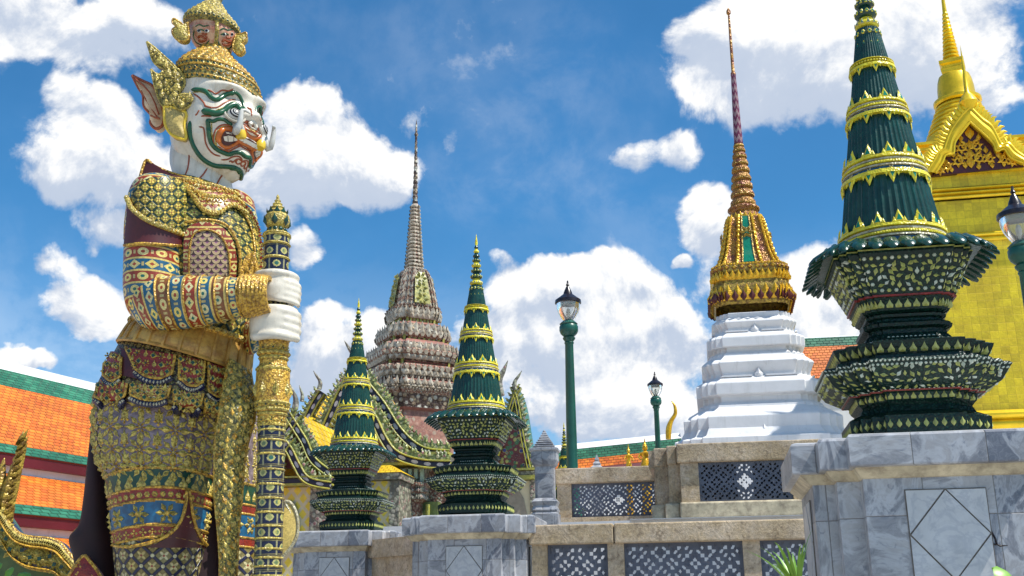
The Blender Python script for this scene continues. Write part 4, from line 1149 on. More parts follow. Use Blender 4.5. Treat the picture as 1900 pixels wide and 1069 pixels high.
def barge(t, G, yaw, outer, tiers, k, nm='bargeboard', zoff=0.):
    """outer: photo polyline from the apex outwards; layered mouldings of given photo widths go inwards"""
    D = Vector((math.cos(yaw), math.sin(yaw), 0)); N = Vector((math.sin(yaw), -math.cos(yaw), 0))
    def g(px, py): q = onplane(px, py, G, N); return Vector(((q-G).dot(D), q.z))
    a = [g(*q) for q in outer]; n = 36; P_ = [Vector(crom(a, (len(a)-1)*i/n)) for i in range(n+1)]
    O = Vector((G.x, G.y, 0)); sgn = 1 if P_[-1].x > P_[0].x else -1
    T_ = [(P_[min(i+1, n)]-P_[max(i-1, 0)]).normalized() for i in range(n+1)]; Nn = [Vector((-q.y, q.x))*sgn for q in T_]
    Nn = [q if q.y > 0 or abs(q.x) > .98 else -q for q in Nn]
    pt = lambda i, off, d: O + D*(P_[i].x-Nn[i].x*off) + ZV*(P_[i].y-Nn[i].y*off) + N*d
    L = [0]
    for i in range(n): L.append(L[-1]+(P_[i+1]-P_[i]).length)
    mb = MB(); mats = [M_teeth, M_ycor, M_nband]; off = 0
    for m_, w_, d_ in tiers:
        w_ = w_*k
        rows_ = []; U_ = []
        for i in range(n+1):
            if m_ == 1: rows_.append([pt(i, off, 0), pt(i, off, d_), pt(i, off+w_*.5, d_+w_*.35), pt(i, off+w_, d_), pt(i, off+w_, 0)])
            else: rows_.append([pt(i, off, 0), pt(i, off, d_), pt(i, off+w_*.3, d_+.01), pt(i, off+w_, d_), pt(i, off+w_, 0)])
            U_.append([(u_, L[i]) for u_ in (0,0,.3,1,1)])
        mb.grid(rows_, m_, False, U_); off += w_
    o = mb.build(nm, mats, t, 40)
    mb = MB(); st = 2*k*7; m_ = int(L[-1]/(9*k)); j = 0      # flame crest
    for e in range(m_):
        dd = L[-1]*(e+.5)/m_
        while L[j+1] < dd: j += 1
        b_ = pt(j, 0, .08); nn = D*Nn[j].x+ZV*Nn[j].y; tt = (D*T_[j].x+ZV*T_[j].y)
        mb.tube([b_-nn*k*2, b_+nn*k*3, b_+nn*k*6-tt*k*2.5, b_+nn*k*9-tt*k*2], [k*3.2, k*3.0, k*1.8, k*.3], 6, 0)
    mb.build('flame_crest', [M_teeth], o, 40)
    return pt, n, L
def chofa(t, px, py, Y, h, lean=1, nm='ridge_horn', mat_=None):
    mb = MB(); k = mpp(W(px, py, Y))
    s = h/45.; pts_ = [(px, py), (px-3*lean*s, py-12*s), (px-1*lean*s, py-22*s), (px+6*lean*s, py-32*s), (px+14*lean*s, py-45*s)]
    Q, Rr = horn(mb, pts_, Y, [6*s, 5.5*s, 4*s, 3*s, .5])
    for i in range(2, len(Q)-2): mb.orn('flame', Q[i], Vector((0,-1,0)), (Q[i+1]-Q[i]).normalized(), Vector((-lean,0,.3)).normalized(), Rr[i]*2.2, 0)
    mb.build(nm, [mat_ or M_greyfl], t, 40)
YM = 31.
MG = W(700, 860, YM)
t = thing('mosaic_hall', 'mosaic covered hall with flame edged gables and yellow tiled roofs, behind the left vases', 'building', (MG.x, YM, 0))
def gable(apx, apy, lx, ly, rx, ry, Y, yaw, tiersets, left=None, right=None, depth=6., tymp=True, roofm=M_ytile):
    G = W(apx, apy, Y); G = Vector((G.x, G.y, 0)); k = mpp(W(apx, apy, Y))
    D = Vector((math.cos(yaw), math.sin(yaw), 0)); N = Vector((math.sin(yaw), -math.cos(yaw), 0))
    g = lambda px, py: (lambda q: ((q-G).dot(D), q.z))(onplane(px, py, G, N)); O = Vector((G.x, G.y, 0))
    A, L_, R_ = g(apx, apy), g(lx, ly), g(rx, ry)
    def curve(P, Q, px=None):
        return px
    Lp = left or [(apx, apy), (apx+(lx-apx)*.30, apy+(ly-apy)*.40), (apx+(lx-apx)*.62, apy+(ly-apy)*.74), (lx, ly)]
    Rp = right or [(apx, apy), (apx+(rx-apx)*.30, apy+(ry-apy)*.40), (apx+(rx-apx)*.62, apy+(ry-apy)*.74), (rx, ry)]
    if tymp:
        pl = [g(*q) for q in Lp]+[g(lx, ly)] ; pr__ = [g(*q) for q in Rp]
        poly = [g(*q) for q in Rp] + [g(*q) for q in Lp[::-1][:-1]]
        mb = MB(); mb.prism(poly[::-1], O-N*.05, D, ZV, N, .2, 0); mb.build('tympanum', [M_tymp], t, 0)
    for side in (Lp, Rp): barge(t, O+Vector((0,0,0)), yaw, side, tiersets, k)
    for side in (Lp, Rp):   # roof slopes running back
        S_ = [g(*q) for q in side]; S_ = [crom(S_, (len(S_)-1)*i/10) for i in range(11)]; rows_ = []; U_ = []; L = 0
        for i, p in enumerate(S_):
            if i: L += math.hypot(p[0]-S_[i-1][0], p[1]-S_[i-1][1])
            rows_.append([O+D*p[0]+ZV*(p[1]-.03), O+D*p[0]+ZV*(p[1]-.03)-N*depth]); U_.append([(0, -L), (depth, -L)])
        mb = MB(); mb.grid(rows_, 0, False, U_); mb.build('roof_slope', [roofm], t, 0)
    return O, D, N, g, k
TS = [(0,6,.1),(1,3,.14),(2,9,.10),(1,3,.14),(0,3,.05)]
TS2 = [(0,9,.1),(1,3,.16),(2,10,.10),(1,3,.16)]
def wallbox(nm, G, D, N, s0, s1, z0, z1, d0, d1, m, mats):
    mb = MB(); c = G+D*(s0+s1)/2+N*(d0+d1)/2; mb.box((c.x, c.y, (z0+z1)/2), (abs(s1-s0), abs(d1-d0), z1-z0), 0, rz=math.atan2(D.y, D.x)); return mb.build(nm, [m], t, 0)
# main gable (two tiers of bargeboard)
O, D, N, g, k = gable(652, 676, 560, 862, 838, 826, YM, GY, TS2, left=[(652,680),(622,722),(600,770),(560,862)], right=[(682,690),(722,738),(756,790),(792,820),(838,826)], depth=.5)
barge(t, O+N*.35, GY, [(690,738),(712,772),(728,805),(748,830),(790,843),(838,845)], TS2, k)
barge(t, O+N*.35, GY, [(652,738),(630,775),(612,810),(590,840),(560,862)], TS2, k)
q0, q1 = g(560, 862), g(838, 845)
wallbox('wall', O, D, N, g(520,900)[0]-1, g(835,900)[0], 0, g(800,848)[1], -8, -.4, M_pinkst, 0)
for (px0, px1, y0, y1, dd, m_) in ((540,838,846,851,.42,M_ycor),(540,838,852,862,.34,M_greyfl),(540,838,863,868,.40,M_ycor)):
    wallbox('cornice', O, D, N, g(px0,y0)[0], g(px1,y0)[0], g(700,y1)[1], g(700,y0)[1], -.4, dd, m_, 0)
wallbox('window_panel', O, D, N, g(745,870)[0], g(790,870)[0], g(760,898)[1], g(760,869)[1], -.39, .12, M_greyfl, 0)
mb = MB()
for i in range(4):
    a = g(750+i*11, 880)[0]; b = g(756+i*11, 880)[0]; c = O+D*(a+b)/2+N*.16; mb.box((c.x, c.y, (g(760,896)[1]+g(760,872)[1])/2), (b-a, .09, g(760,872)[1]-g(760,896)[1]), 0, rz=GY)
mb.build('window_slat', [mat('pale green glass', col=(.30,.42,.34), rough=.3, var=.3)], t, 0)
# pier with lotus capital
cc = O+D*g(768,930)[0]+N*.1
mb = MB(); k2 = k
zz = lambda y: g(768, y)[1]
mb.loftplan([(24*k, zz(899)),(27*k, zz(900)),(27*k, zz(905)),(21*k, zz(908)),(25*k, zz(915)),(20*k, zz(922)),(23*k, zz(928)),(16*k, zz(936)),(16*k, 0)][::-1], PLAN_TIGHT, 0, cc, rz=GY)
for y_ in (903, 912, 925): planrow(mb, PLAN_TIGHT, 24*k, zz(y_), GY, cc, 'flame', .13, .14, 1, 0)
mb.build('pier', [M_pinkst, M_greyfl], t, 30)
def shrubm(): n = noise(9., 4.); return lerp(n, (.05,.10,.02), (.14,.17,.05)), n
M_olive = mat('olive mosaic', shrubm, rough=.5, bump=.5, var=.3)
wallbox('recess_wall', O, D, N, g(745,960)[0]-.2, g(812,960)[0], 0, g(768,932)[1], -.35, .0, M_olive, 0)
mb = MB(); c = O+D*g(796,950)[0]+N*.15; mb.lathe([(.06,0),(.06, zz(938))], 12, 0, c); mb.build('yellow_column', [M_ycor], t)
# left porch gable, nearer
O2, D2, N2, g_, k_ = gable(547, 757, 470, 868, 622, 866, 27.5, GY, TS, right=[(547,762),(566,792),(580,815),(594,845),(622,868)], left=[(547,762),(528,792),(512,815),(498,845),(470,868)], depth=4)
barge(t, O2+N2*.3, GY, [(534,805),(552,830),(566,858),(582,880),(620,888)], TS, k_); barge(t, O2+N2*.3, GY, [(534,805),(516,830),(502,858),(486,880),(470,888)], TS, k_)
for (y0, y1, dd, m_) in ((887,890,.42,M_ycor),(891,899,.34,M_nband),(900,904,.40,M_ycor)):
    wallbox('cornice', O2, D2, N2, g_(460,y0)[0], g_(622,y0)[0], g_(560,y1)[1], g_(560,y0)[1], -.4, dd, m_, 0)
wallbox('yellow_wall', O2, D2, N2, g_(455,940)[0], g_(580,940)[0], 0, g_(560,905)[1], -4, .1, M_ycheck, 0)
# arched window surround in the yellow wall
mb = MB(); W_ = [(524,1000),(524,960),(527,945),(534,936),(541,932),(548,936),(553,948),(555,965),(556,1000)]
pts_ = [O2+D2*g_(*q)[0]+ZV*g_(*q)[1]+N2*.16 for q in W_]; mb.tube(pts_, .05, 6, 0); mb.prism([g_(*q) for q in W_][::-1], O2+N2*.13, D2, ZV, N2, .05, 1); mb.build('arched_window', [M_cream_m, M_white], t, 30)
wallbox('corner_pier', O2, D2, N2, g_(580,940)[0]+.003, g_(612,940)[0], 0, g_(560,905)[1], -4.2, .2, M_greyfl, 0)
# right-hand low porch
O3 = O+N*1.6; zq = lambda px, py: onplane(px, py, O3, N).z; sq = lambda px: (onplane(px, 900, O3, N)-O3).dot(D)
wallbox('yellow_wall', O3, D, N, sq(640), sq(724), 0, zq(700,893), -1.5, 0, M_ycheck, 0)
wallbox('porch_pier', O3, D, N, sq(724)+.003, sq(742), 0, zq(700,893), -1.6, .08, M_greyfl, 0)
wallbox('cornice', O3, D, N, sq(640), sq(748), zq(700,892), zq(700,880), -1.7, .25, M_greyfl, 0)
mb = MB(); a = O3+D*sq(640)+N*.3; b = O3+D*sq(750)+N*.3; zt_, zb_ = zq(700,858), zq(700,880)
mb.poly([a+ZV*zb_, b+ZV*zb_, O3+D*sq(712)-N*.6+ZV*zt_, O3+D*sq(640)-N*.6+ZV*zt_], 0, [(0,0),(4,0),(3,1),(0,1)]); mb.poly([b+ZV*zb_, O3+D*sq(750)-N*1.5+ZV*zb_, O3+D*sq(712)-N*1.5+ZV*zt_, O3+D*sq(712)-N*.6+ZV*zt_], 0, [(0,0),(2,0),(2,1),(0,1)])
mb.build('porch_roof', [M_ytile], t, 0)
# right wing gable behind the middle vase
O4, D4, N4, g4, k4 = gable(958, 716, 905, 872, 992, 874, 33, GY, [(0,4,.1),(1,2.5,.14),(2,3,.1),(1,2,.14)], left=[(958,716),(944,748),(930,800),(905,872)], right=[(958,716),(968,748),(978,810),(992,874)], depth=1.2, roofm=M_gtile)
for (y0, y1, dd, m_) in ((872,876,.40,M_ycor),(877,884,.3,M_greyfl),(885,892,.36,M_ycor)):
    wallbox('cornice', O4, D4, N4, g4(880,y0)[0], g4(996,y0)[0], g4(950,y1)[1], g4(950,y0)[1], -.4, dd, m_, 0)
M_creamw = mat('cream plaster', col=(.62,.56,.38), rough=.7, var=.2, vs=1.)
wallbox('cream_wall', O4, D4, N4, g4(860,940)[0], g4(984,940)[0], 0, g4(950,893)[1], -8, .0, M_creamw, 0)
wallbox('corner_pier', O4, D4, N4, g4(984,940)[0]+.003, g4(993,940)[0], 0, g4(950,893)[1], -8.2, .1, M_greyfl, 0)
mb = MB(); W_ = [(930,1000),(932,950),(940,915),(948,902),(960,905),(972,925),(978,955),(979,1000)]; mb.prism([g4(*q) for q in W_][::-1], O4+N4*.03, D4, ZV, N4, .02, 0); mb.build('arch_shadow', [mat('arch shadow plaster', col=(.30,.27,.21), rough=.7, var=.2)], t, 0)  # arch-shaped shadow on the cream wall, painted as a darker plate
for (px, py, Y, h, l) in ((655,684,31,52,-1),(547,760,27.5,48,-.6),(592,722,31,34,-1),(957,724,32.9,36,1),(928,735,33.5,66,.7),(612,868,27.4,20,1),(838,826,31,34,-.4),(560,745,29,30,-.5)): chofa(t, px, py, Y, h, l)
# side roof of the left wing behind the porch
mb = MB(); a = W(560, 790, 30); b = W(600, 716, 33); 
q4 = [W(556,830,29.6), W(640,858,29.6), W(640,745,33), W(586,728,33)]
mb.poly(q4, 0, [(0,0),(2.2,0),(2.2,3),(0,3)]); mb.build('roof_slope', [M_ytile], t, 0)
barge(t, O-N*.3, GY, [(590,722),(575,745),(562,770),(548,800)], TS, k)

# ---------------------------------------------------------------- tall tiered mosaic spire
YT = 44.; YA = R(28)
def lf(): 
    d, col = voro(5.5); r = wn(sepv(col)[0], sepv(col)[1]); d2, _ = voro(14.)
    k_ = lerp(r, (.40,.32,.20), (.22,.14,.09)); k_ = lerp(gt(r, .72), k_, (.50,.48,.40)); k_ = lerp(sm(d, .35, .6), k_, (.07,.04,.03)); return k_, 0.-d-d2*.5
M_tow = mat('grey pink mosaic of small blooms', lf, rough=.5, bump=.8, bd=.08, var=.3, vs=2.)
M_bloom = mat('ivory ceramic leaves', yelf((.55,.50,.40), (.34,.27,.19), 12.), rough=.45, var=.35, vs=3.)
M_pink = mat('faded pink plaster', floral((.36,.17,.12), (.30,.13,.10), (.42,.24,.18), (.40,.30,.22), 5.), rough=.6, bump=.3, var=.3)
tb = W(764, 745, YT); cT = (tb.x, YT, 0)
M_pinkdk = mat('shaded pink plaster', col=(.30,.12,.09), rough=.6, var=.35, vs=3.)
t = thing('spire_tower', 'tall tiered spire tower of grey and pink mosaic, rising behind the flame edged gables', 'tower', (tb.x, YT, 0))
def pt_(l, f=1.): return [(h*mpp(W(764, y, YT))*f/1.02, W(764, y, YT-h*.022*.7).z) for h, y in l]
RT = redent((.90,.80), .62)
mb = MB(); w0 = pt_([(68,800),(68,722)]); w0[0] = (w0[0][0], 0); mb.loftplan(w0, RT, 0, cT, rz=YA); mb.build('wall', [M_pink], t, 0)
mb = MB()
for q in range(4):
    a = YA+q*pi/2; dr = Vector((math.cos(a), math.sin(a), 0)); sd_ = Vector((-dr.y, dr.x, 0)); h = w0[1][0]
    for i in range(9):
        c = Vector(cT)+dr*(h+.06)+sd_*((i-4)*h*.14); zz_ = pt_([(1,743)])[0][1]; mb.box((c.x, c.y, zz_), (.1, h*.09, .62), i % 2, rz=a)
mb.build('lattice_window', [mat('blue green mosaic bars', col=(.14,.24,.20), rough=.35, var=.35, vs=9.), M_ycor], t, 0)
tier_ = [(84,727,712,True),(80,700,684,False),(85,697,684,True),(72,686,664,False),(76,668,655,True),(70,655,640,True),(58,640,628,False),(62,634,622,True),(56,622,606,True),(40,606,590,False),(46,590,578,True),(42,578,570,True)]
seq = [('cornice',[(70,765),(76,760),(84,727),(88,722),(88,714),(84,710),(72,704)]),('cornice',[(70,706),(76,704),(82,700),(84,694),(84,688),(79,684),(66,678)]),('cornice',[(62,680),(68,675),(74,664),(76,658),(75,648),(70,640),(58,634)]),
       ('cornice',[(52,637),(54,632),(58,624),(60,618),(58,610),(52,604),(42,600)]),('cornice',[(36,602),(38,592),(43,586),(44,580),(42,574),(36,570),(30,566)])]
for i, (nm, l) in enumerate(seq):
    mb = MB(); p = pt_(l); mb.loftplan(p, RT, (lambda j_, i_, n_=len(p): 3 if j_ in (0, n_-2) else 0), cT, rz=YA)
    for j, (h, z) in enumerate(p[2:-2]):
        planrow(mb, RT, h, z, YA, cT, ('flame','flower6','flame','dot','flame')[(i+j) % 5], .26, .34, 1 if (i+j) % 3 else 2, 1, .2)
    mb.build(nm, [M_tow, M_bloom, M_pinkst, M_pinkdk], t, 30)
    if i > 1:   # recessed colonnade
        mb = MB(); h, z = p[0]; n_ = 8
        for q in range(4):
            a = YA+q*pi/2; dr = Vector((math.cos(a), math.sin(a), 0)); sd_ = Vector((-dr.y, dr.x, 0))
            for e in range(n_+1):
                c = Vector(cT)+dr*(h*1.02)+sd_*((e/n_-.5)*1.5*h); mb.box((c.x, c.y, z+.05), (.09, .09, .34), 0, rz=a)
        mb.build('colonnette', [M_ycor], t, 0)
pr_ = pt_([(38,570),(37,560),(34,545),(31,530),(28,518),(25,510),(21,506)])
mb = MB(); mb.loftplan(pr_, RT, 0, cT, rz=YA)
for j in range(12):
    q = crom(pr_, (len(pr_)-1)*j/11.01); planrow(mb, RT, q[0], q[1], YA, cT, 'flame', .24, .3, 1 if j % 2 else 2, 1, .1)
bell = mb.build('bell', [M_tow, M_bloom, M_pinkst], t, 30)
M_lime = mat('lime yellow mosaic', floral((.30,.28,.07), (.42,.40,.10), (.24,.26,.08), (.42,.40,.28), 8.), rough=.4, bump=.5, var=.2)
for q in range(4):
    mb = MB(); a = YA-pi/2-pi/2+q*pi/2+pi/2; dr = Vector((math.cos(a), math.sin(a), 0)); sd_ = Vector((-dr.y, dr.x, 0)); rows_ = []
    for e in range(8):
        v = crom(pr_, (len(pr_)-1)*(.08+.8*e/7)); wd = v[0]*.42*(1 if e < 6 else (.8 if e == 6 else .35)); rows_.append([Vector((cT[0], cT[1], v[1]))+dr*(v[0]+.16)+sd_*s_*wd for s_ in (-1, 1)])
    mb.grid(rows_, 0)
    for e in range(1, 7, 2): mb.orn('flower6', (rows_[e][0]+rows_[e][1])/2, sd_, Vector((0,0,1)), dr, .55, 0, 0)
    mb.build('panel', [M_lime], bell, 30)
mb = MB()
n_ = 19
for i in range(n_):
    y0 = 507-(507-378)*i/n_; y1 = 507-(507-378)*(i+1)/n_; r = 15.5-9.5*(i/n_)**.8
    p = pt_([(r*.72,y0),(r*1.05,y0-(y0-y1)*.25),(r,y0-(y0-y1)*.6),(r*.7,y1)]); mb.loftplan(p, RT, i % 3 and 0 or 2, cT, rz=YA)
    planrow(mb, RT, p[1][0], p[1][1], YA, cT, 'dot', .16, .15, 1, 1)
mb.build('tiered_spire', [M_tow, M_bloom, M_pinkst], t, 30)
mb = MB(); 
for i in range(14):
    y0 = 378-(378-250)*i/14; y1 = 378-(378-250)*(i+1)/14; r = 5.2-3.2*(i/14); mb.lathe(pt_([(r*.8,y0),(r*1.05,y0-2),(r,y0-5),(r*.75,y1)]), 10, 0, cT)
mb.lathe(pt_([(2.6,252),(3.8,249),(2,245),(1.6,232),(0.1,222)]), 8, 0, cT); mb.build('spire_tip', [M_tow], t, 40)
# ---------------------------------------------------------------- giant guardian statue
YQ = 9.0
GO = (.74,.45,.06); GOd = (.26,.13,.02); GOy = (.74,.55,.10)
def gold_var(a=GO, b=GOd, s=45.): return lerp(sm(noise(s, 4.), .35, .65), a, b)
def armorf(cell=.083, tile=GOy, tile2=(.42,.42,.10), line=(.012,.035,.02), ro=.785):
    def f():
        u, v = uv(); c, s = math.cos(ro), math.sin(ro)
        p = (u*c+v*s)/cell; q = (v*c-u*s)/cell
        a, b = fr(p)-.5, fr(q)-.5; e = mx(ab(a), ab(b)); r = ln(a, b); th = mth('ARCTAN2', a, b)
        pet = r - .25 - .12*mth('COSINE', th*4.)
        rnd_ = wn(fl(p), fl(q))
        g = lerp(rnd_, tile, tile2)
        k = lerp(gt(pet, .0), g, mulc(g, (.38,.36,.25)))
        k = lerp(lt(r, .08), k, (.25,.05,.03))
        k = lerp(gt(e, .40), k, line)
        st = lt(ln(mth('PINGPONG', p, .5), mth('PINGPONG', q, .5)), .13); k = lerp(st, k, tile)
        k = mulc(k, grey(sm(noise(60., 4.), .3, .7, .7, 1.2)))
        h = sm(e, .36, .42, 1., 0.) + sm(pet, -.06, .02, .6, 0.) + st*.8
        return k, h
    return f
M_armor = mat('green gold lattice armour mosaic', armorf(), rough=.38, bump=1., bd=.012, var=.25, vs=4.)
M_armor2 = mat('dark gold lattice mosaic', armorf(.06, (.44,.33,.10), (.28,.27,.12), (.04,.015,.012)), rough=.4, bump=1., bd=.01, var=.25, vs=4.)
M_navyl = mat('navy lattice mosaic', armorf(.115, (.52,.48,.28), (.48,.36,.10), (.008,.010,.045)), rough=.35, bump=1., bd=.01, var=.2, vs=4.)
def bandf(cols, h=.105, w=.105, line=(.62,.46,.13), axis=0):
    def f():
        u, v = uv()
        if axis: u, v = v, u
        c = v/h; cell = fr(c)-.5; row = fl(c); n_ = len(cols); idx = mth('FLOORED_MODULO', row, float(n_))
        k = cols[0]
        for i in range(1, n_): k = lerp(gt(idx, i-.5), k, cols[i])
        p = fr(u/w + row*.5)-.5; col_ = fl(u/w + row*.5); alt = gt(wn(row, 1.), .5)
        d1 = ln(p, cell*h/w); d2 = (ab(p)+ab(cell*h/w))*.8; d = lerp(alt, grey(d1), grey(d2)); d = sepc(d)
        k = lerp(lt(d, .31), k, lerp(wn(col_, row, 5.), (.70,.54,.12), (.60,.55,.30)))
        k = lerp(lt(d, .12), k, lerp(gt(wn(col_, row, 8.), .5), (.02,.13,.10), (.35,.06,.02)))
        k = lerp(lt(ab(ab(p)-.5), .07)*lt(ab(cell), .16), k, (.45,.36,.14))
        ln_ = gt(ab(cell), .42); k = lerp(ln_, k, line)
        k = mulc(k, grey(sm(noise(70., 4.), .3, .7, .72, 1.15)))
        return k, lt(d, .25)*.8 + ln_
    return f
def sepc(c):
    n = node('ShaderNodeSeparateColor'); put(n.inputs[0], c); return X(n.outputs[0])
CR, CB = (.27,.035,.012), (.015,.095,.17)
M_sleeve = mat('banded red and blue sleeve mosaic', bandf([CR, CB]), rough=.35, bump=1., bd=.01, var=.2, vs=4.)
M_fore = mat('banded forearm mosaic', bandf([CB, CR, CB, (.20,.07,.02)], .115, .10), rough=.35, bump=1., bd=.01, var=.2, vs=4.)
M_redrow = mat('red band with gold discs', bandf([(.24,.03,.015)], .11, .10), rough=.35, bump=1., bd=.01, var=.2)
M_greenrow = mat('green enamel band', yelf((.004,.06,.035), (.004,.03,.02), 40.), rough=.3, var=.3)
M_bluerow = mat('blue enamel band', yelf((.012,.13,.26), (.01,.07,.15), 40.), rough=.3, var=.3)
M_purple = mat('mauve glass mosaic', yelf((.24,.18,.20), (.13,.09,.10), 45.), rough=.35, bump=.4, var=.3, vs=5.)
def clubf():
    u, v = uv(); h = .112; c = v/h + u*.35; cell = fr(c)-.5; row = fl(c)
    p = fr(u/.11 + row*.5)-.5; d = mn(ln(p, cell*h/.11), (ab(p)+ab(cell*h/.11))*.85)
    k = (.008,.010,.04); k = lerp(lt(d, .25), k, (.46,.42,.15)); k = lerp(lt(d, .14), k, lerp(wn(row, fl(u/.11)), (.40,.36,.08), (.02,.12,.10)))
    k = lerp(gt(ab(cell), .42), k, (.40,.32,.10)); k = lerp(gt(ab(cell), .44), k, (.06,.05,.03)); k = lerp(lt(ab(ab(p)-.5), .06), k, (.30,.28,.14))
    k = mulc(k, grey(sm(noise(80., 4.), .3, .7, .7, 1.15))); return k, lt(d, .28)+gt(ab(cell), .38)*1.
M_club = mat('navy club mosaic', clubf, rough=.3, bump=1., bd=.01, var=.15)
def scalef():
    u, v = uv(); s = .085; row = fl(v/(s*.5)); q = fr(v/(s*.5)); p = fr(u/s + row*.5)-.5
    d = ln(p, (1.-q)*.5); d2 = ln(p, (1.-q)*.5+.001)
    k = lerp(fr(d*4.), (.34,.22,.12), (.46,.36,.20)); k = lerp(lt(d, .19), k, (.22,.08,.15)); k = lerp(gt(d, .46), k, (.05,.02,.02)); return k, 0.-d
M_scale = mat('fish scale gold and purple mosaic', scalef, rough=.4, bump=.8, bd=.01, var=.25)
M_sgold = mat('aged gold mosaic', lambda: (gold_var(), voro(60.)[0]), rough=.36, bump=.7, bd=.01, metal=.15, var=.3, vs=7.)
M_sgold2 = mat('pale gold green mosaic', lambda: (gold_var((.66,.52,.11), (.26,.18,.035), 50.), voro(55.)[0]), rough=.38, bump=.8, bd=.012, var=.3, vs=7.)
M_belt = mat('worn gilt belt', lambda: (lerp(sm(noise(12., 6., .7), .35, .65), (.60,.36,.08), (.30,.15,.035)), noise(25., 5.)), rough=.4, metal=.2, bump=.5, bd=.01, var=.25)
def skinf():
    a = noise(3., 6., .65); x, y, z = sepv(objv()); st = noise(1., 5., .7, comb(x*9, y*9, z*1.6))
    k = lerp(sm(st, .48, .70)*.65, (.66,.61,.51), (.42,.33,.21)); b = noise(14., 5., .7); k = lerp(sm(b, .56, .7)*.35, k, (.36,.29,.20)); return k, a+b*.5
M_skin = mat('ivory glazed plaster', skinf, rough=.38, bump=.3, bd=.01, var=.2, vs=3., coat=.2)
M_fgreen = mat('green face enamel', col=(.010,.085,.035), rough=.25, var=.3, vs=20.)
M_fred = mat('rust red face line', col=(.30,.06,.015), rough=.35, var=.2)
M_forange = mat('orange lip enamel', lambda: (lerp(noise(18., 3.), (.60,.20,.02), (.50,.07,.015)), None), rough=.3, var=.2)
M_mouth = mat('dark mouth', col=(.06,.006,.006), rough=.4, var=.2)
M_tusk = mat('grey tusk', lambda: (lerp(noise(6., 4.), (.42,.42,.40), (.60,.58,.52)), None), rough=.3, var=.2)
M_eyey = mat('yellow enamel', col=(.70,.48,.03), rough=.3, var=.1)
M_pinkear = mat('peach ear', lambda: (lerp(sm(noise(7., 4.), .4, .65), (.70,.54,.36), (.52,.32,.17)), None), rough=.45, var=.2)
M_dotrow = mat('black row with ivory beads', bandf([(.012,.010,.012)], .06, .055, (.36,.30,.10)), rough=.4, bump=1., bd=.008, var=.2)

feet = W(300, 1230, YQ)
st = thing('guardian_statue', 'giant white faced fanged guardian statue in gilded mosaic armour, holding a club', 'statue', (feet.x, YQ, 0))
BV = {}
def surf_part(nm, S_, m, parent=None, nu=48, per=8, extra=None, mats=None, smooth=50, caps=(1,1)):
    mb = MB(); S_.mesh(mb, 0, nu, per, caps)
    n0 = len(mb.f)
    BV[nm] = BVHTree.FromPolygons([Vector(v) for v in mb.v], mb.f)
    if extra: extra(mb)
    return mb.build(nm, mats or [m], parent or st, smooth)
def hit(bv, px, py):
    d = ray(px, py); l, n, i, ds = bv.ray_cast(CAMP, d)
    if l is None:
        # nearest surface point to the sight line
        c = W(px, py, YQ); l, n, i, ds = bv.find_nearest(c)
    if n.dot(d) > 0: n = -n
    return l, n
def smooth_px(P, n): return [crom([list(p) for p in P], (len(P)-1)*i/(n-1)) for i in range(n)]
def pline(mb, bv, P, r, m=0, n=None, off=0., taper=True, conv=None):
    n = n or max(8, len(P)*5); pts_ = []
    for q in smooth_px(P, n):
        if conv: q = conv(q)
        l, nn = hit(bv, *q); pts_.append(l+nn*off)
    # drop outliers caused by silhouettes
    out_ = [pts_[0]]
    for p in pts_[1:]:
        if (p-out_[-1]).length < .35: out_.append(p)
    k = len(out_); rs = [r*(min(1, (i+.6)/3., (k-i-.4)/3.) if taper else 1) for i in range(k)]
    if k > 2: mb.tube(out_, rs, 6, m)
    return out_
def decal(mb, bv, A, B, m=0, off=.012, nu=16, nv=5, conv=None, th=True):
    A_, B_ = smooth_px(A, nu), smooth_px(B, nu); rows_ = []; U_ = []
    for j in range(nv):
        f = j/(nv-1); row = []; ur = []
        for a, b in zip(A_, B_):
            q = (a[0]+(b[0]-a[0])*f, a[1]+(b[1]-a[1])*f); ur.append((q[0]*.0052, -q[1]*.0052))
            if conv: q = conv(q)
            l, nn = hit(bv, *q); row.append(l+nn*off)
        rows_.append(row); U_.append(ur)
    if th:
        def down(row, src):
            r_ = []
            for i, p in enumerate(row):
                d = (p-CAMP).normalized(); r_.append(p+d*off*2.5)
            return r_
        rows_ = [down(rows_[0], 0)]+rows_+[down(rows_[-1], 0)]; U_ = [U_[0]]+U_+[U_[-1]]
    mb.grid(rows_, m, False, U_); return rows_

# torso ------------------------------------------------------------------
T = Surf([(352,338,432,352,.22,.05),(300,345,448,372,.38,.05),(268,385,472,402,.48),(262,430,484,445,.52),(262,485,489,492,.52),(262,540,487,548,.47),(250,585,474,600,.42),(244,612,463,655,.42),(236,640,458,700,.44)], YQ)
tor = surf_part('torso', T, M_armor, per=8)
tb_ = BV['torso']; mb = MB()
decal(mb, tb_, [(342,510),(342,465),(346,430),(362,416),(385,414),(412,424),(430,448),(437,480),(436,515)], [(352,512),(352,470),(356,440),(368,430),(386,428),(404,436),(418,455),(424,482),(424,512)], 1, .02, 30, 4)
decal(mb, tb_, [(342,432),(365,428),(385,427),(405,436),(420,458),(424,470)], [(342,512),(360,512),(380,512),(400,512),(415,512),(424,512)], 0, .012, 20, 8)
pline(mb, tb_, [(342,415),(360,412),(388,410),(418,420),(436,446),(443,480),(441,518)], .012, 2, off=.02); pline(mb, tb_, [(352,512),(352,470),(358,440),(370,430),(386,428),(404,436),(418,455),(424,482),(424,512)], .008, 2, off=.02)
mb.build('side_panel', [M_scale, M_redrow, M_sgold], tor, 40)
mb = MB()   # breast seam, beads and front ornament
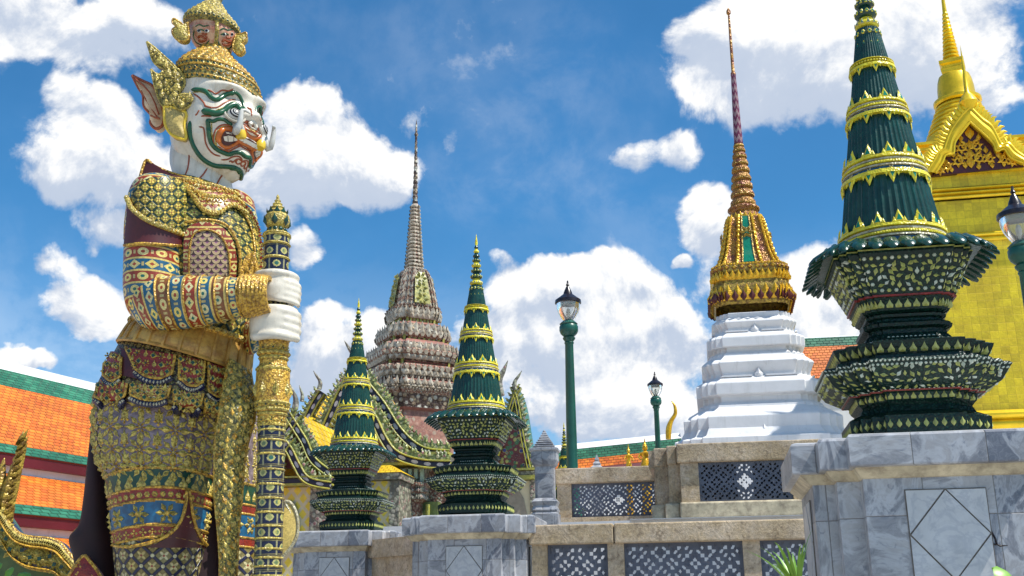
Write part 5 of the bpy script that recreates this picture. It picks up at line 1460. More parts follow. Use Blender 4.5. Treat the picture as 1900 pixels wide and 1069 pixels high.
for i, q in enumerate(smooth_px([(440,372),(462,398),(476,430),(480,470),(478,515)], 26)):
    l, nn = hit(tb_, *q); mb.orn('flower6' if i % 2 else 'gem', l+nn*.01, Vector((1,0,0)), Vector((0,0,1)), nn, .07, 1, 2)
pline(mb, tb_, [(432,372),(452,398),(466,430),(471,470),(468,515)], .010, 0, off=.01)
decal(mb, tb_, [(440,520),(446,495),(452,478),(462,470)], [(478,522),(476,500),(474,485),(468,470)], 0, .02, 12, 5)
for q in [(452,500),(460,490),(468,500),(456,512),(470,512),(463,478)]:
    l, nn = hit(tb_, *q); mb.orn('leaf', l+nn*.03, Vector((1,0,0)), Vector((0,0,1)), nn, .085, 0, 2)
mb.build('breast_ornament', [M_sgold, M_sgold2, M_red], tor, 40)
mb = MB()   # collar
col = decal(mb, tb_, [(322,338),(345,340),(372,346),(400,352),(430,362),(440,372)], [(345,350),(362,372),(378,392),(402,398),(428,384),(452,398)], 0, .03, 26, 6)
for row in (col[1], col[3], col[-2]):
    mb.tube(row, .011, 6, 1)
    for i in range(0, len(row), 1): mb.orn('dot', row[i], Vector((1,0,0)), Vector((0,0,1)), Vector((0,-1,0)), .05, 2, 1)
for i in range(1, 25, 2):
    for j in (2, 4):
        mb.orn('flower6', col[j+0][i], Vector((1,0,0)), Vector((0,0,1)), Vector((.1,-1,.1)).normalized(), .075, 1, 2)
mb.build('collar', [M_redrow, M_sgold, M_sgold2], tor, 40)

# neck and head -----------------------------------------------------------
N_ = Surf([(330,235,408,235,.2,.1),(320,272,418,275,.24,.05),(317,305,425,312,.26,.0),(326,340,431,350,.27,-.02),(328,368,440,382,.30,-.02)], YQ)
neck = surf_part('neck', N_, M_skin, per=8)
mb = MB(); nb_ = BV['neck']; z8 = lambda q: (330+q[0]/4.647, 130+q[1]/4.647)
for P in ([(90,640),(97,750),(85,850),(55,925)], [(255,845),(215,905),(165,955)], [(325,1015),(360,940),(395,900),(435,905),(447,945)]): pline(mb, nb_, P, .0075, 0, conv=z8)
mb.build('painted_line', [M_fred], neck, 40)
AL = R(28); Fv = Vector((math.cos(AL), -math.sin(AL), 0)); Sv = Vector((-math.sin(AL), -math.cos(AL), 0))
HC = W(400, 212, 8.98); zpx = lambda y: W(405, y, 8.98).z
HR = [(150,.20,.26,.26),(160,.27,.34,.33),(174,.345,.37,.36),(188,.40,.38,.366),(199,.425,.385,.37),(212,.405,.385,.372),(226,.42,.38,.372),(240,.43,.375,.37),(262,.415,.36,.36),(280,.40,.33,.34),(298,.375,.27,.305),(314,.34,.18,.26),(326,.30,.10,.21),(335,.25,.03,.15),(341,.19,-.02,.09)]
NT_ = 96; rows_ = []; nz_ = 72
def headpt(th, tt):
    y, af, ab_, b = crom([list(q) for q in HR], tt); c, s = math.cos(th), math.sin(th)
    af *= 1.0; f_ = (af if c > 0 else ab_)*c
    if ab_ < 0 and c < 0: f_ = -ab_*0 + ab_*c
    # squarer front
    l_ = b*s*(1+.10*abs(math.sin(2*th)))
    g_ = lambda t0, y0, wt, wy: math.exp(-((abs(th)-t0)/wt)**2-((y-y0)/wy)**2)
    out_ = .085*g_(0, 237, .16, 9) + .05*g_(.24, 241, .13, 7) + .03*g_(0, 222, .11, 14) + .055*g_(.0, 266, .62, 8) + .035*g_(.45, 252, .3, 6) + .045*g_(.3, 280, .5, 6) + .04*g_(.55, 192, .4, 7) + .04*g_(0, 305, .35, 10)
    out_ -= .030*g_(.0, 271.5, .75, 3.2) + .028*g_(.52, 211, .2, 8) + .02*g_(0, 290, .4, 5)
    out_ += .035*g_(.95, 250, .25, 18)
    k = 1+out_/max(.2, math.hypot(f_, l_))
    return HC*1 + Fv*f_*k + Sv*l_*k + Vector((0,0,zpx(y)-HC.z))
def hp(th, tt):
    return headpt(th, tt)
for j in range(nz_+1):
    tt = (len(HR)-1)*min(.9999, j/nz_); rows_.append([hp(-pi+2*pi*i/NT_, tt) for i in range(NT_)])
mb = MB(); mb.grid(rows_, 0, True, None, (1,1)); hb = BVHTree.FromPolygons([Vector(v) for v in mb.v], mb.f)
head = mb.build('head', [M_skin], st, 60)
def mirror(p): d = p-HC; s = d.dot(Sv); return p-Sv*2*s
def face_lines(nm, lines, m, r):
    for q in range(2):
        mb = MB()
        for P in lines:
            rr = r
            if isinstance(P, tuple): P, rr = P
            A_ = MB(); pts_ = pline(A_, hb, P, rr, 0, conv=z8)
            if q: pts_ = [mirror(p) for p in pts_]
            k = len(pts_); rs = [rr*min(1, (i+.7)/3., (k-i-.3)/3.) for i in range(k)]
            if k > 2: mb.tube(pts_, rs, 8, 0)
        mb.build(nm, [m], head, 50)
face_lines('green_line', [([(115,170),(200,172),(250,195),(290,240),(330,258),(370,242),(410,212),(460,198),(490,205)], .022), ([(465,180),(520,212),(550,262),(568,320),(575,365)], .016),
    ([(205,350),(270,365),(340,375),(400,352),(440,318),(490,300),(530,330),(553,378)], .030), ([(252,420),(262,480),(268,560),(288,630),(330,680),(390,712),(440,728),(490,713),(540,715),(580,745),(600,752)], .020),
    ([(250,425),(300,442),(350,425),(400,430),(445,462),(470,468)], .017), ([(105,440),(105,520),(116,600),(150,680),(200,750),(260,798),(330,826),(410,832),(480,840),(520,862),(535,895)], .022)], M_fgreen, .018)
face_lines('red_line', [[(130,200),(180,235),(222,280),(245,312),(330,325),(400,285),(450,262),(500,255)], [(255,168),(300,190),(330,205),(380,175),(440,180),(480,160)], [(225,310),(270,322),(300,330)], [(180,490),(220,500),(232,560),(238,620),(265,680),(310,725),(370,745)],
    [(185,345),(165,380),(150,390)], [(200,400),(230,395),(290,400)], [(370,775),(430,770),(470,750),(520,745),(552,770),(545,800),(515,810),(500,790),(518,772)], [(560,790),(585,800),(575,830),(565,850)],
    [(590,432),(640,470),(690,515),(722,525)], [(570,470),(620,510),(670,555),(712,570)], [(560,440),(600,450),(650,500),(700,548)], [(345,655),(390,688),(440,682),(500,652),(560,628),(610,655),(650,688),(680,702)], [(400,690),(440,700),(500,672),(560,650),(610,675),(655,708)], [(480,500),(430,474),(370,478),(322,525),(305,600),(325,660),(345,672)], [(560,670),(600,690),(640,715)],
    [(600,330),(632,350),(636,400)], [(590,320),(640,340)], [(440,790),(460,785),(470,800)]], M_fred, .0075)
face_lines('yellow_line', [[(490,505),(430,488),(375,494),(338,535),(322,600),(338,650)], [(330,345),(400,320),(450,285),(500,278),(545,318)], [(120,195),(200,190),(250,215),(290,262)], [(290,440),(295,560),(310,620),(350,672),(400,700)], [(590,480),(640,520),(690,560)]], M_sgold2, .006)
def both(fn):
    fn(lambda p: p); fn(mirror)
def lips(mp):
    mb = MB()
    for P, r in (([(352,620),(350,575),(372,530),(410,508),(460,515),(510,535),(548,545)], .026), ([(560,490),(575,535),(610,570),(655,600),(705,622)], .022), ([(352,615),(385,655),(430,668),(480,650),(535,612),(590,645),(640,678),(690,692)], .016)):
        A_ = MB(); pts_ = [mp(p) for p in pline(A_, hb, P, r, 0, conv=z8)]; mb.tube(pts_, r, 8, 0)
    mb.build('lip', [M_forange], head, 50)
    mb = MB(); A_ = MB()
    R_ = decal(A_, hb, [(362,590),(385,545),(430,532),(490,556),(545,568),(590,588),(640,612),(700,648)], [(365,600),(385,640),(430,652),(480,637),(540,602),(590,636),(640,666),(695,682)], 0, .006, 24, 5, z8, False)
    mb.grid([[mp(p) for p in r_] for r_ in R_], 0); mb.build('mouth_opening', [M_mouth], head, 50)
    mb = MB()
    for A__, B__, k in (([(392,568),(430,562),(480,572),(515,584)], [(398,604),(430,614),(480,608),(512,598)], 3), ([(560,578),(600,600),(650,630),(682,652)], [(560,604),(600,632),(650,662),(682,674)], 4)):
        a, b = smooth_px(A__, k+1), smooth_px(B__, k+1)
        for i in range(k):
            l = lambda p, q, f: (p[0]+(q[0]-p[0])*f, p[1]+(q[1]-p[1])*f)
            A_ = MB(); R_ = decal(A_, hb, [l(a[i],a[i+1],.05), l(a[i],a[i+1],.5), l(a[i],a[i+1],.95)], [l(b[i],b[i+1],.08), l(b[i],b[i+1],.5), l(b[i],b[i+1],.92)], 0, .016, 5, 4, z8, True)
            mb.grid([[mp(p) for p in r_] for r_ in R_], 0)
    o = mb.build('teeth', [mat('tooth enamel', col=(.72,.70,.62), rough=.2, var=.1)], head, 50); o['kind'] = 'part'; del o['kind']
    mb = MB(); base = [(538,568,.02),(505,540,.07),(484,500,.10),(496,445,.115),(540,402,.11),(592,376,.10)]; pts_ = []
    for x, y, o_ in base: l, nn = hit(hb, *z8((x, y))); pts_.append(l+nn*o_)
    Q = [Vector(crom(pts_, 5*i/15)) for i in range(16)]; mb.tube([mp(p) for p in Q], [.040*(1-i/15)**.65+.004 for i in range(16)], 10, 0)
    tk = mb.build('tusk', [M_tusk], head, 60)
    mb = MB(); mb.tube([mp(Q[0]-(Q[1]-Q[0])*.6), mp(Q[0]), mp(Q[1]), mp(Q[2])], [.040,.047,.046,.036], 10, 0); mb.build('tusk_ring', [M_eyey], tk, 50)
    # eye
    l, nn = hit(hb, *z8((492,390))); nn = (nn*.75 + Fv*.25 + Vector((0,0,.02))).normalized(); A = nn.cross(Vector((0,0,1))).normalized(); B = A.cross(nn); c = l-nn*.012
    def cap(r0, a0, a1, m, mbx, n1=8):
        rows = []
        for i in range(n1+1):
            a = a0+(a1-a0)*i/n1; rows.append([mp(c+nn*r0*math.cos(a)+(A*math.cos(t_)*1.15+B*math.sin(t_))*r0*math.sin(a)) for t_ in [2*pi*k/28 for k in range(28)]])
        mbx.grid(rows, m, True)
    mb = MB(); cap(.066, R(52), R(100), 0, mb); cap(.067, R(40), R(52), 1, mb); cap(.067, R(31), R(40), 0, mb); cap(.068, R(22), R(31), 1, mb); cap(.068, R(15), R(22), 0, mb); cap(.069, 0.01, R(15), 1, mb)
    mb.build('eye', [M_tusk, M_black], head, 60)
    mb = MB(); mb.tube([mp(c+nn*.012+(A*math.cos(t_)*1.25+B*math.sin(t_))*.074) for t_ in [2*pi*k/28 for k in range(29)]], .012, 6, 0); mb.build('eyelid', [M_skin], head, 60)
both(lips)
# nostril curls
for mp in (lambda p: p, mirror):
    mb = MB(); 
    l, nn = hit(hb, 330+640/4.647, 130+495/4.647); 
    pts_ = [mp(l+nn*.02+Vector((0,0,1))*.045*math.sin(a)*(1-a/9)+Sv*.05*math.cos(a)*(1-a/9)) for a in [k*.5 for k in range(12)]]
    mb.tube(pts_, [.022*(1-i/14) for i in range(12)], 7, 0); mb.build('nostril', [M_skin], head, 60)

# crown ---------------------------------------------------------------------
CS = Surf([(342,174,476,200,.34,-.02),(332,163,485,191,.39,-.02),(330,142,480,166,.38,-.02),(331,132,470,149,.36,-.02),(340,122,456,134,.31),(352,112,442,121,.25),(364,102,433,109,.18),(372,93,427,98,.14),(370,88,428,93,.14)], 8.98)
def cex(mb):
    for t_, sz, kd in ((.9,.05,'dot'),(1.5,.055,'gem'),(2.1,.05,'dot'),(2.9,.07,'flame'),(3.5,.07,'flame'),(4.1,.075,'flame'),(4.7,.07,'flame'),(5.3,.065,'flame'),(5.9,.06,'flame'),(6.6,.055,'flame'),(7.3,.05,'flame')):
        CS.row(mb, kd, t_, sz, 1 if kd != 'dot' else 2, 3, 1.05)
    for t_ in (1.0, 1.9, 2.5): CS.rail(mb, t_, .012, 1)
M_dkgold = mat('dark green gold mosaic', lambda: (gold_var((.34,.27,.06), (.05,.06,.025), 38.), voro(45.)[0]), rough=.4, bump=.9, bd=.012, var=.3, vs=7.)
crown = surf_part('crown', CS, M_sgold2, extra=cex, mats=[M_dkgold, M_sgold, M_sgold2, M_greenrow])
M_peach = mat('painted peach plaster', lambda: (lerp(sm(noise(14., 4.), .4, .6), (.58,.36,.22), (.42,.16,.09)), None), rough=.35, var=.2)
FS = Surf([(371,92,427,97,.14),(360,84,432,88,.17),(353,70,438,76,.21),(352,56,439,64,.21),(358,44,436,54,.20),(364,36,430,44,.18)], 8.98)
fb_ = surf_part('crown_faces', FS, M_peach, crown); fbv = BV['crown_faces']
mb = MB()
for cx, cy in ((376,66),(421,73)):
    for P in ([(cx-14,cy-16),(cx-6,cy-20),(cx+2,cy-17),(cx+12,cy-19)], [(cx-12,cy-8),(cx-4,cy-11),(cx+4,cy-8)], [(cx-15,cy-10),(cx-17,cy+2),(cx-10,cy+14),(cx+4,cy+17),(cx+13,cy+8)]): pline(mb, fbv, P, .007, 1)
    for P in ([(cx-10,cy+5),(cx-4,cy+1),(cx+3,cy+4),(cx+9,cy+2)], [(cx-9,cy+8),(cx-2,cy+11),(cx+8,cy+7)], [(cx-2,cy-4),(cx+4,cy-2),(cx+8,cy-5)]): pline(mb, fbv, P, .012, 0)
    for dx in (-6, 8):
        l, nn = hit(fbv, cx+dx, cy-9); mb.orn('dot', l, Vector((1,0,0)), Vector((0,0,1)), nn, .05, 2, 3)
pline(mb, fbv, [(402,36),(403,50),(402,66),(400,90)], .018, 4)
mb.build('painted_face', [M_fred, M_fgreen, M_tusk, M_black, M_sgold2], fb_, 50)
DS = Surf([(350,52,438,64,.22),(343,44,444,58,.25),(346,36,440,48,.24),(356,28,430,37,.20),(366,19,422,26,.15),(378,10,415,14,.10),(388,4,411,6,.06),(386,0,412,0,.065),(380,-9,416,-9,.09),(381,-18,416,-18,.09),(388,-26,410,-26,.06),(396,-40,404,-40,.02),(399,-60,401,-60,.005)], 8.98)
def dex(mb):
    for t_, sz, kd in ((1.0,.04,'dot'),(1.6,.055,'flame'),(2.3,.06,'flame'),(3.,.06,'flame'),(3.7,.055,'flame'),(4.4,.05,'flame'),(5.1,.045,'flame')): DS.row(mb, kd, t_, sz, 1, 2, 1.05)
surf_part('crown_top', DS, M_sgold2, crown, extra=dex, mats=[M_dkgold, M_sgold2, M_greenrow])
z1 = lambda x, y: (220+x/2.97, y/2.97)
def plate(nm, P, Y, th, mats, parent, orn_=None, rim=.014, nrm=None):
    """thick carved plate whose outline is given in photo pixels at distance Y"""
    mb = MB(); S_ = [crom([list(p) for p in (P+[P[0]])], len(P)*i/(len(P)*4)) for i in range(len(P)*4)]
    pts_ = [W(*q, Y) for q in S_]; n = len(pts_); c = sum(pts_, Vector())/n
    fr_ = [mb.V(p+Vector((0,-th/2,0))) for p in pts_]; bk = [mb.V(p+Vector((0,th/2,0))) for p in pts_]
    ins = [mb.V(c.lerp(p, .6)+Vector((0,-th*.8,0))) for p in pts_]; cc = mb.V(c+Vector((0,-th*.9,0))); cb = mb.V(c+Vector((0,th*.8,0)))
    for i in range(n):
        j = (i+1) % n; mb.face((fr_[i], fr_[j], ins[j], ins[i]), 0); mb.face((ins[i], ins[j], cc), 0); mb.face((fr_[i], bk[i], bk[j], fr_[j]), 0); mb.face((bk[i], cb, bk[j]), 0)
    mb.tube([p+Vector((0,-th/2,0)) for p in pts_+[pts_[0]]], rim, 6, 1 if len(mats) > 1 else 0)
    if orn_: orn_(mb)
    return mb.build(nm, mats, parent, 50)
def scatter_px(mb, pts_, Y, sz, kinds, m, m2, off=.05):
    for i, (x, y) in enumerate(pts_):
        mb.orn(kinds[i % len(kinds)], W(x, y, Y)+Vector((0,-off,0)), Vector((1,0,0)), Vector((0,0,1)), Vector((0,-1,0)), sz, m, m2)
ear = [z1(*q) for q in [(165,245),(215,285),(270,335),(318,375),(350,430),(368,480),(385,540),(430,548),(405,592),(335,632),(280,622),(240,580),(215,500),(190,425),(200,395),(182,320)]]
for nm_, Q_, y_, D_ in (('ear_flame', [(165,245),(205,275),(255,320),(305,365),(332,402),(300,425),(262,395),(228,378),(200,352),(182,300)], 8.74, [(195,295),(220,325),(245,352),(275,380),(300,400)]),
        ('ear_flame', [(188,396),(222,425),(262,408),(328,392),(362,430),(372,480),(345,520),(352,560),(332,632),(280,622),(240,580),(212,500)], 8.70, [(225,450),(255,440),(290,425),(325,425),(345,460),(240,490),(275,480),(310,470),(335,500),(255,540),(290,520),(320,545),(275,585),(305,600),(315,575)]),
        ('ear_flame', [(325,545),(378,532),(432,545),(408,590),(352,618),(318,592)], 8.66, [(345,580),(375,560),(405,560),(365,595)])):
    plate(nm_, [z1(*q) for q in Q_], y_, .09, [M_dkgold, M_sgold2], crown, lambda mb: scatter_px(mb, [z1(*q) for q in D_], y_, .085, ['leaf','flower','flame'], 1, 1, .085), rim=.011)
plate('ear', [z1(*q) for q in [(85,430),(140,458),(200,490),(235,560),(258,640),(252,700),(215,722),(185,692),(190,650),(150,600),(145,540),(120,500)]], 8.80, .09, [M_pinkear, M_fred], head, lambda mb: [mb.tube([W(*z1(*q), 8.80)+Vector((0,-.07,0)) for q in P], .008, 6, 1) for P in ([(105,455),(150,490),(185,530),(215,590),(235,650)], [(140,520),(165,570),(195,620),(230,670)], [(190,655),(215,668),(240,672)])])
def mirror_obj(nm):
    pass
for nm_, Q_, y_ in (('ear_flame', ear, 8.70), ('ear', [z1(*q) for q in [(85,430),(140,458),(200,490),(235,560),(258,640),(252,700),(215,722),(185,692),(150,600),(120,500)]], 8.80)):
    fe = plate(nm_, Q_, y_, .10, [M_dkgold if nm_ == 'ear_flame' else M_pinkear, M_sgold], crown if nm_ == 'ear_flame' else head)
    Lm = rootinv(fe).inverted()
    for v in fe.data.vertices: v.co = Lm.inverted() @ mirror(Lm @ v.co)
    fe.data.flip_normals()
plate('cheek_guard', [z1(*q) for q in [(262,600),(330,612),(382,640),(372,700),(380,778),(330,770),(290,745),(265,690)]], 8.68, .10, [M_armor2, M_eyey], crown)
for P, Y_ in (([(350,45),(343,50),(335,44),(324,38),(322,46),(330,52),(322,58),(323,68),(332,78),(345,80),(352,72)], 8.8), ([(436,78),(434,90),(437,100),(447,103),(455,96),(453,88),(450,84),(458,76),(458,64),(450,66),(440,68)], 8.95)):
    plate('crown_curl', P, Y_, .06, [M_sgold2, M_sgold], crown, rim=.01)

# shoulder wings and arms -----------------------------------------------------
plate('shoulder_wing', [(262,340),(266,322),(275,301),(290,312),(318,324),(352,334),(390,344),(424,356),(404,366),(350,352),(300,345)], 8.72, .09, [M_maroon, M_sgold], tor)
UA = Surf([(282,330,318,330,.10,-.42),(256,343,338,342,.24,-.45),(242,368,347,365,.29,-.45),(237,405,345,405,.29,-.46),(234,450,337,452,.275,-.46),(232,500,335,500,.265,-.47),(232,545,334,545,.26,-.48),(240,580,328,575,.23,-.48),(262,606,306,600,.12,-.48)], YQ)
def uaex(mb):
    UA.row(mb, 'flower', 1.2, .07, 1, 2)
arm = surf_part('upper_arm', UA, M_sleeve, per=8)
ub = BV['upper_arm']; mb = MB()
decal(mb, ub, [(284,331),(262,341),(248,362),(244,385),(258,400),(290,418),(336,436)], [(318,331),(336,342),(344,355),(346,375),(346,395),(345,415),(344,438)], 0, .022, 22, 12)
mb.build('epaulette', [M_armor], arm, 50)
mb = MB(); decal(mb, ub, [(243,372),(252,392),(275,412),(305,426),(336,438)], [(236,455),(255,452),(280,452),(305,454),(336,455)], 0, .03, 20, 6)
E_ = pline(mb, ub, [(243,370),(252,391),(275,411),(305,425),(337,437)], .020, 1, off=.035, taper=False)
for p in E_[::1]: mb.orn('dot', p+Vector((0,-.02,0)), Vector((1,0,0)), Vector((0,0,1)), Vector((-.1,-1,0)).normalized(), .045, 2, 2)
pline(mb, ub, [(235,456),(262,453),(300,455),(337,457)], .014, 1, off=.02, taper=False)
mb.build('sleeve_flare', [M_maroon, M_sgold, M_sgold2], arm, 50)
mb = MB()
for y_ in (470,486,502,518,534,550): pass
plate('elbow_wing', [(236,448),(237,420),(240,392),(243,370),(250,388),(262,404),(258,430),(250,448)], 8.47, .10, [M_maroon, M_sgold], arm)
FA = Surf([(236,556,262,606,.12,-.50),(258,528,283,611,.22,-.52),(300,516,312,611,.25,-.56),(350,514,352,607,.24,-.62),(400,515,402,597,.21,-.68),(440,517,441,588,.18,-.72),(460,518,460,583,.165,-.74)], YQ)
def faex(mb): pass
fore = surf_part('forearm', FA, M_fore, per=8, nu=48)
mb = MB(); fbv2 = BV['forearm']
for t_ in (2.0,2.55,3.1,3.65,4.2,4.75,5.3,5.85): FA.rail(mb, t_, .009, 0, 0, 2, 36, off=.004)
mb.build('cord', [M_sgold], fore, 50)
BR = Surf([(456,515,456,585,.18,-.74),(478,514,478,582,.175,-.75),(499,516,497,577,.165,-.76)], YQ)
mb = MB()
for i in range(7):
    t_ = .02+1.96*i/6; BR.rail(mb, t_, .026, 0, 0, 2, 40, off=-.006)
for i in range(6): BR.row(mb, 'dot', .18+1.96*i/6, .035, 1, 1, 1.3)
BR.mesh(mb, 0, 40, 4, (0,0), off=-.02)
mb.build('bracelet', [M_sgold, M_sgold2], st, 50)
# far arm: sleeve glimpsed beyond the waist, then hand round the club
FA2 = Surf([(430,560,430,660,.2,.3),(455,590,452,668,.18,.05),(472,598,470,655,.16,-.12),(490,596,490,640,.13,-.18)], YQ)
surf_part('far_forearm', FA2, M_sleeve, per=8)
UA2 = Surf([(430,360,470,372,.2,.55),(425,420,480,430,.25,.55),(428,500,482,505,.25,.5),(432,580,480,590,.24,.42),(440,640,475,650,.15,.35)], YQ)
surf_part('far_upper_arm', UA2, M_sleeve, per=6)
YCL = 8.45
CL_px = lambda py: 515.5 - (py-365)*.0265
def hand(nm, yt, yb, xl, xr, side):
    kx = mpp(W(515, (yt+yb)/2, YCL)); ax = lambda py: W(CL_px(py), py, YCL)
    mb = MB(); n = 4; hgt = (yb-yt)/n; rc = .120; yc_ = [yt+(yb-yt)*f for f in (.13,.385,.64,.88)]; fz = (1.06,1.06,1.0,.88)
    for i in range(n):
        yy = yc_[i]; c = ax(yy); r = hgt*kx*.56*fz[i]; R0 = rc+.041
        ln_ = [1.0,1.06,1.03,.92][i]
        pts_ = []
        for k in range(13):
            a = R(178) + (R(385)-R(178))*k/12*ln_        # round the near side of the club
            ex = 1.0 + .13*math.cos(a-R(330)) + .045*math.exp(-((a-R(215))/.22)**2) + .05*math.exp(-((a-R(292))/.22)**2) + .03*math.exp(-((a-R(345))/.2)**2)
            pts_.append(c+Vector((math.cos(a)*R0*ex+.012, math.sin(a)*R0, -.004*k)))
        rr = [r*(1.02 if q in (3, 7) else .96) if q < 11 else r*(.85 if q == 11 else .6) for q in range(13)]
        mb.tube(pts_, rr, 12, 0)
    pc = [ax(yb-1), ax(yt+1)]; mb.tube([pc[0], pc[0].lerp(pc[1], .03), pc[0].lerp(pc[1], .5), pc[0].lerp(pc[1], .97), pc[1]], [rc+.04, rc+.068, rc+.080, rc+.068, rc+.04], 28, 0)
    # back of the hand and heel
    rows = []
    for k in range(9):
        f = k/8; yy = (yt+yb)/2; c0 = W(xl, yy, YCL-.02); c1 = ax(yy)+Vector((-rc-.0,-.05,0)); c = c0.lerp(c1, f); hh = (yb-yt)*kx*(.40+.06*f)
        rows.append([c+Vector((0, math.cos(t_)*.115, math.sin(t_)*hh)) for t_ in [2*pi*q/20 for q in range(20)]])
    mb.grid(rows, 0, True, None, (1,1))
    # thumb leaves the side of the palm and closes over the fingers' tips
    s_ = side; y0 = yt+4 if s_ > 0 else yb-4
    a0 = ax(y0); tr = hgt*kx*.6
    yth = yt-3 if s_ > 0 else yb+3
    th = [a0+Vector((-.15,-.02,0)), ax(yth)+Vector((-.12,-.12,0)), ax(yth)+Vector((.0,-.18,0)), ax(yth)+Vector((.10,-.15,0)), ax(yth)+Vector((.17,-.05,0)), ax(yth)+Vector((.18,.03,0))]
    Q = [Vector(crom(th, 5*i/14)) for i in range(15)]; mb.tube(Q, [tr*(1.05 if i < 11 else 1.05-.12*(i-10)) for i in range(15)], 12, 0)
    o = mb.build(nm, [M_skin], st, 60)
    rm = o.modifiers.new('remesh', 'REMESH'); rm.mode = 'VOXEL'; rm.voxel_size = .011; rm.use_smooth_shade = True
    sm_ = o.modifiers.new('smooth', 'SMOOTH'); sm_.factor = .5; sm_.iterations = 9
    return o
hand('hand', 520, 564, 497, 553, 1)
hand('hand', 573, 628, 480, 556, -1)

# belt, hips and skirts ---------------------------------------------------------
BL_ = Surf([(250,603,468,642,.46,-.02),(242,612,466,660,.49,-.03),(232,628,464,682,.51,-.04),(224,640,462,700,.50,-.04)], YQ)
mb = MB(); BL_.mesh(mb, 0, 60, 8)
for k in range(14): BL_.rib(mb, k/13*1.0+.02, .018, 0, 0, 2.99, 10)
for t_ in (.1, 2.9): BL_.rail(mb, t_, .016, 0)
belt = mb.build('belt', [M_belt], st, 40)
mb = MB(); BL_.rail(mb, 0.02, .03, 0, off=.0); BL_.row(mb, 'dot', .05, .05, 1, 1, 1.1, off=.03); mb.build('waist_cord', [M_sgold, M_sgold2], belt, 50)
HP = Surf([(228,638,462,698,.46),(214,665,464,722,.50),(196,700,468,748,.53),(182,730,472,765,.54),(176,752,474,778,.52)], YQ)
hips = surf_part('hip_armour', HP, M_armor2, per=8)
hb_ = BV['hip_armour']
mb = MB()
# tassets: framed lobes in two rows
z3 = lambda q: (120+q[0]/2.233, 590+q[1]/2.233)
TA = [([(245,125),(262,150),(275,190),(300,225)],[(350,130),(400,140),(435,150),(462,160)],[(262,135),(300,240),(400,262),(440,240),(462,160)]),]
def tasset(mb, A, B, m, rim):
    R_ = decal(mb, hb_, A, B, m, .03, 14, 7, z3)
    for row in (R_[-2],): mb.tube(row, .012, 6, 1)
    mb.tube([r_[0] for r_ in R_[1:-1]], .012, 6, 1); mb.tube([r_[-1] for r_ in R_[1:-1]], .012, 6, 1)
    for j in range(2, len(R_)-2, 2):
        for i in range(1, 13, 2):
            p = R_[j][i]; mb.orn(('flower6','leaf','gem')[(i//2+j) % 3], p, Vector((1,0,-.15)).normalized(), Vector((0,0,1)), Vector((-.05,-1,0)).normalized(), .066, 2, 3)
    # beaded black border under it
    row = R_[-2]
    mb.tube([p+Vector((0,.01,-.035)) for p in row], .026, 6, 5)
    for i in range(len(row)-1):
        for f in (0,): mb.orn('gem', row[i].lerp(row[i+1], f)+Vector((0,-.01,-.035)), Vector((1,0,0)), Vector((0,0,1)), Vector((0,-1,-.1)).normalized(), .030, 4, 4)
tl = [([(262,130),(330,140),(400,150),(458,160)], [(300,215),(340,245),(400,255),(445,235)], 0), ([(476,162),(510,170),(545,178),(576,186)], [(476,255),(510,282),(545,285),(568,268)], 0), ([(592,190),(615,198),(640,205),(660,212)], [(592,305),(615,325),(635,330),(650,320)], 0),
      ([(180,150),(205,145),(228,150),(245,170)], [(172,240),(195,262),(220,262),(240,245)], 0), ([(150,275),(190,272),(230,268),(268,275)], [(140,325),(180,345),(225,345),(258,320)], 0), ([(285,275),(330,280),(390,285),(440,285)], [(282,315),(330,335),(385,338),(428,325)], 5), ([(455,300),(490,308),(530,315),(570,318)], [(458,350),(490,368),(530,372),(560,358)], 5), ([(580,335),(605,340),(630,345),(655,350)], [(585,385),(605,402),(625,405),(645,395)], 5)]
for A, B, m_ in tl:
    mb = MB(); tasset(mb, A, B, 0, 1); mb.build('tasset', [M_redrow if m_ else M_red, M_sgold, M_sgold2, M_greenrow, M_cream_m, M_navy], hips, 50)
mb = MB(); decal(mb, hb_, [(235,125),(243,150),(240,200),(235,240)], [(262,140),(285,190),(320,240),(330,262)], 0, .022, 10, 5, z3); mb.build('maroon_lining', [M_maroon], hips, 50)
# near leg skirt
LG = Surf([(178,748,412,770,.42,-.03),(176,800,408,815,.42,-.04),(182,850,400,862,.41,-.04),(198,890,392,890,.39,-.04),(206,940,388,942,.38,-.04),(212,1000,380,1002,.36,-.03),(216,1050,370,1052,.33,-.02),(222,1110,356,1112,.28,.0),(228,1160,340,1160,.22,.0),(232,1215,330,1215,.19,.0)], YQ)
ym = lambda y: next((i+(y-a)/(b-a) for i, (a, b) in enumerate(zip([759,808,856,890,941,1001,1051,1111,1160],[808,856,890,941,1001,1051,1111,1160,1215])) if y <= b), 8.99)
def tf_(yc, amp=9., ph=.62):
    return lambda u: ym(yc - amp*math.exp(-((u-ph)/.25)**2) + 4*math.exp(-((u-.15)/.2)**2))
mb = MB(); nt = 140; nu = 64; rows_ = []; U_ = []; mm = []
edges = [(886,0),(890,6),(922,1),(926,6),(943,2),(947,6),(986,3),(990,6),(1008,2),(1012,6),(1200,4)]
for j in range(nt+1):
    t_ = 9*j/nt*.999
    rows_.append([LG.P(2*i/nu, t_) for i in range(nu)]); U_.append([(2*i/nu*LG.su, LG.len(t_)) for i in range(nu+1)])
def lgm(j, i):
    t_ = 9*(j+.5)/nt; u = 2*(i+.5)/nu
    for y_, m_ in edges:
        if t_ < tf_(y_)(u if u < 1 else 2-u): return m_
    return 4
mb.grid(rows_, lgm, True, U_, (1,1)); BV['leg'] = BVHTree.FromPolygons([Vector(v) for v in mb.v], mb.f)
for y_ in (886,923,944,987,1010): LG.rail(mb, 0, .010, 6, 0, 2, 60, tf_(y_), off=.004)
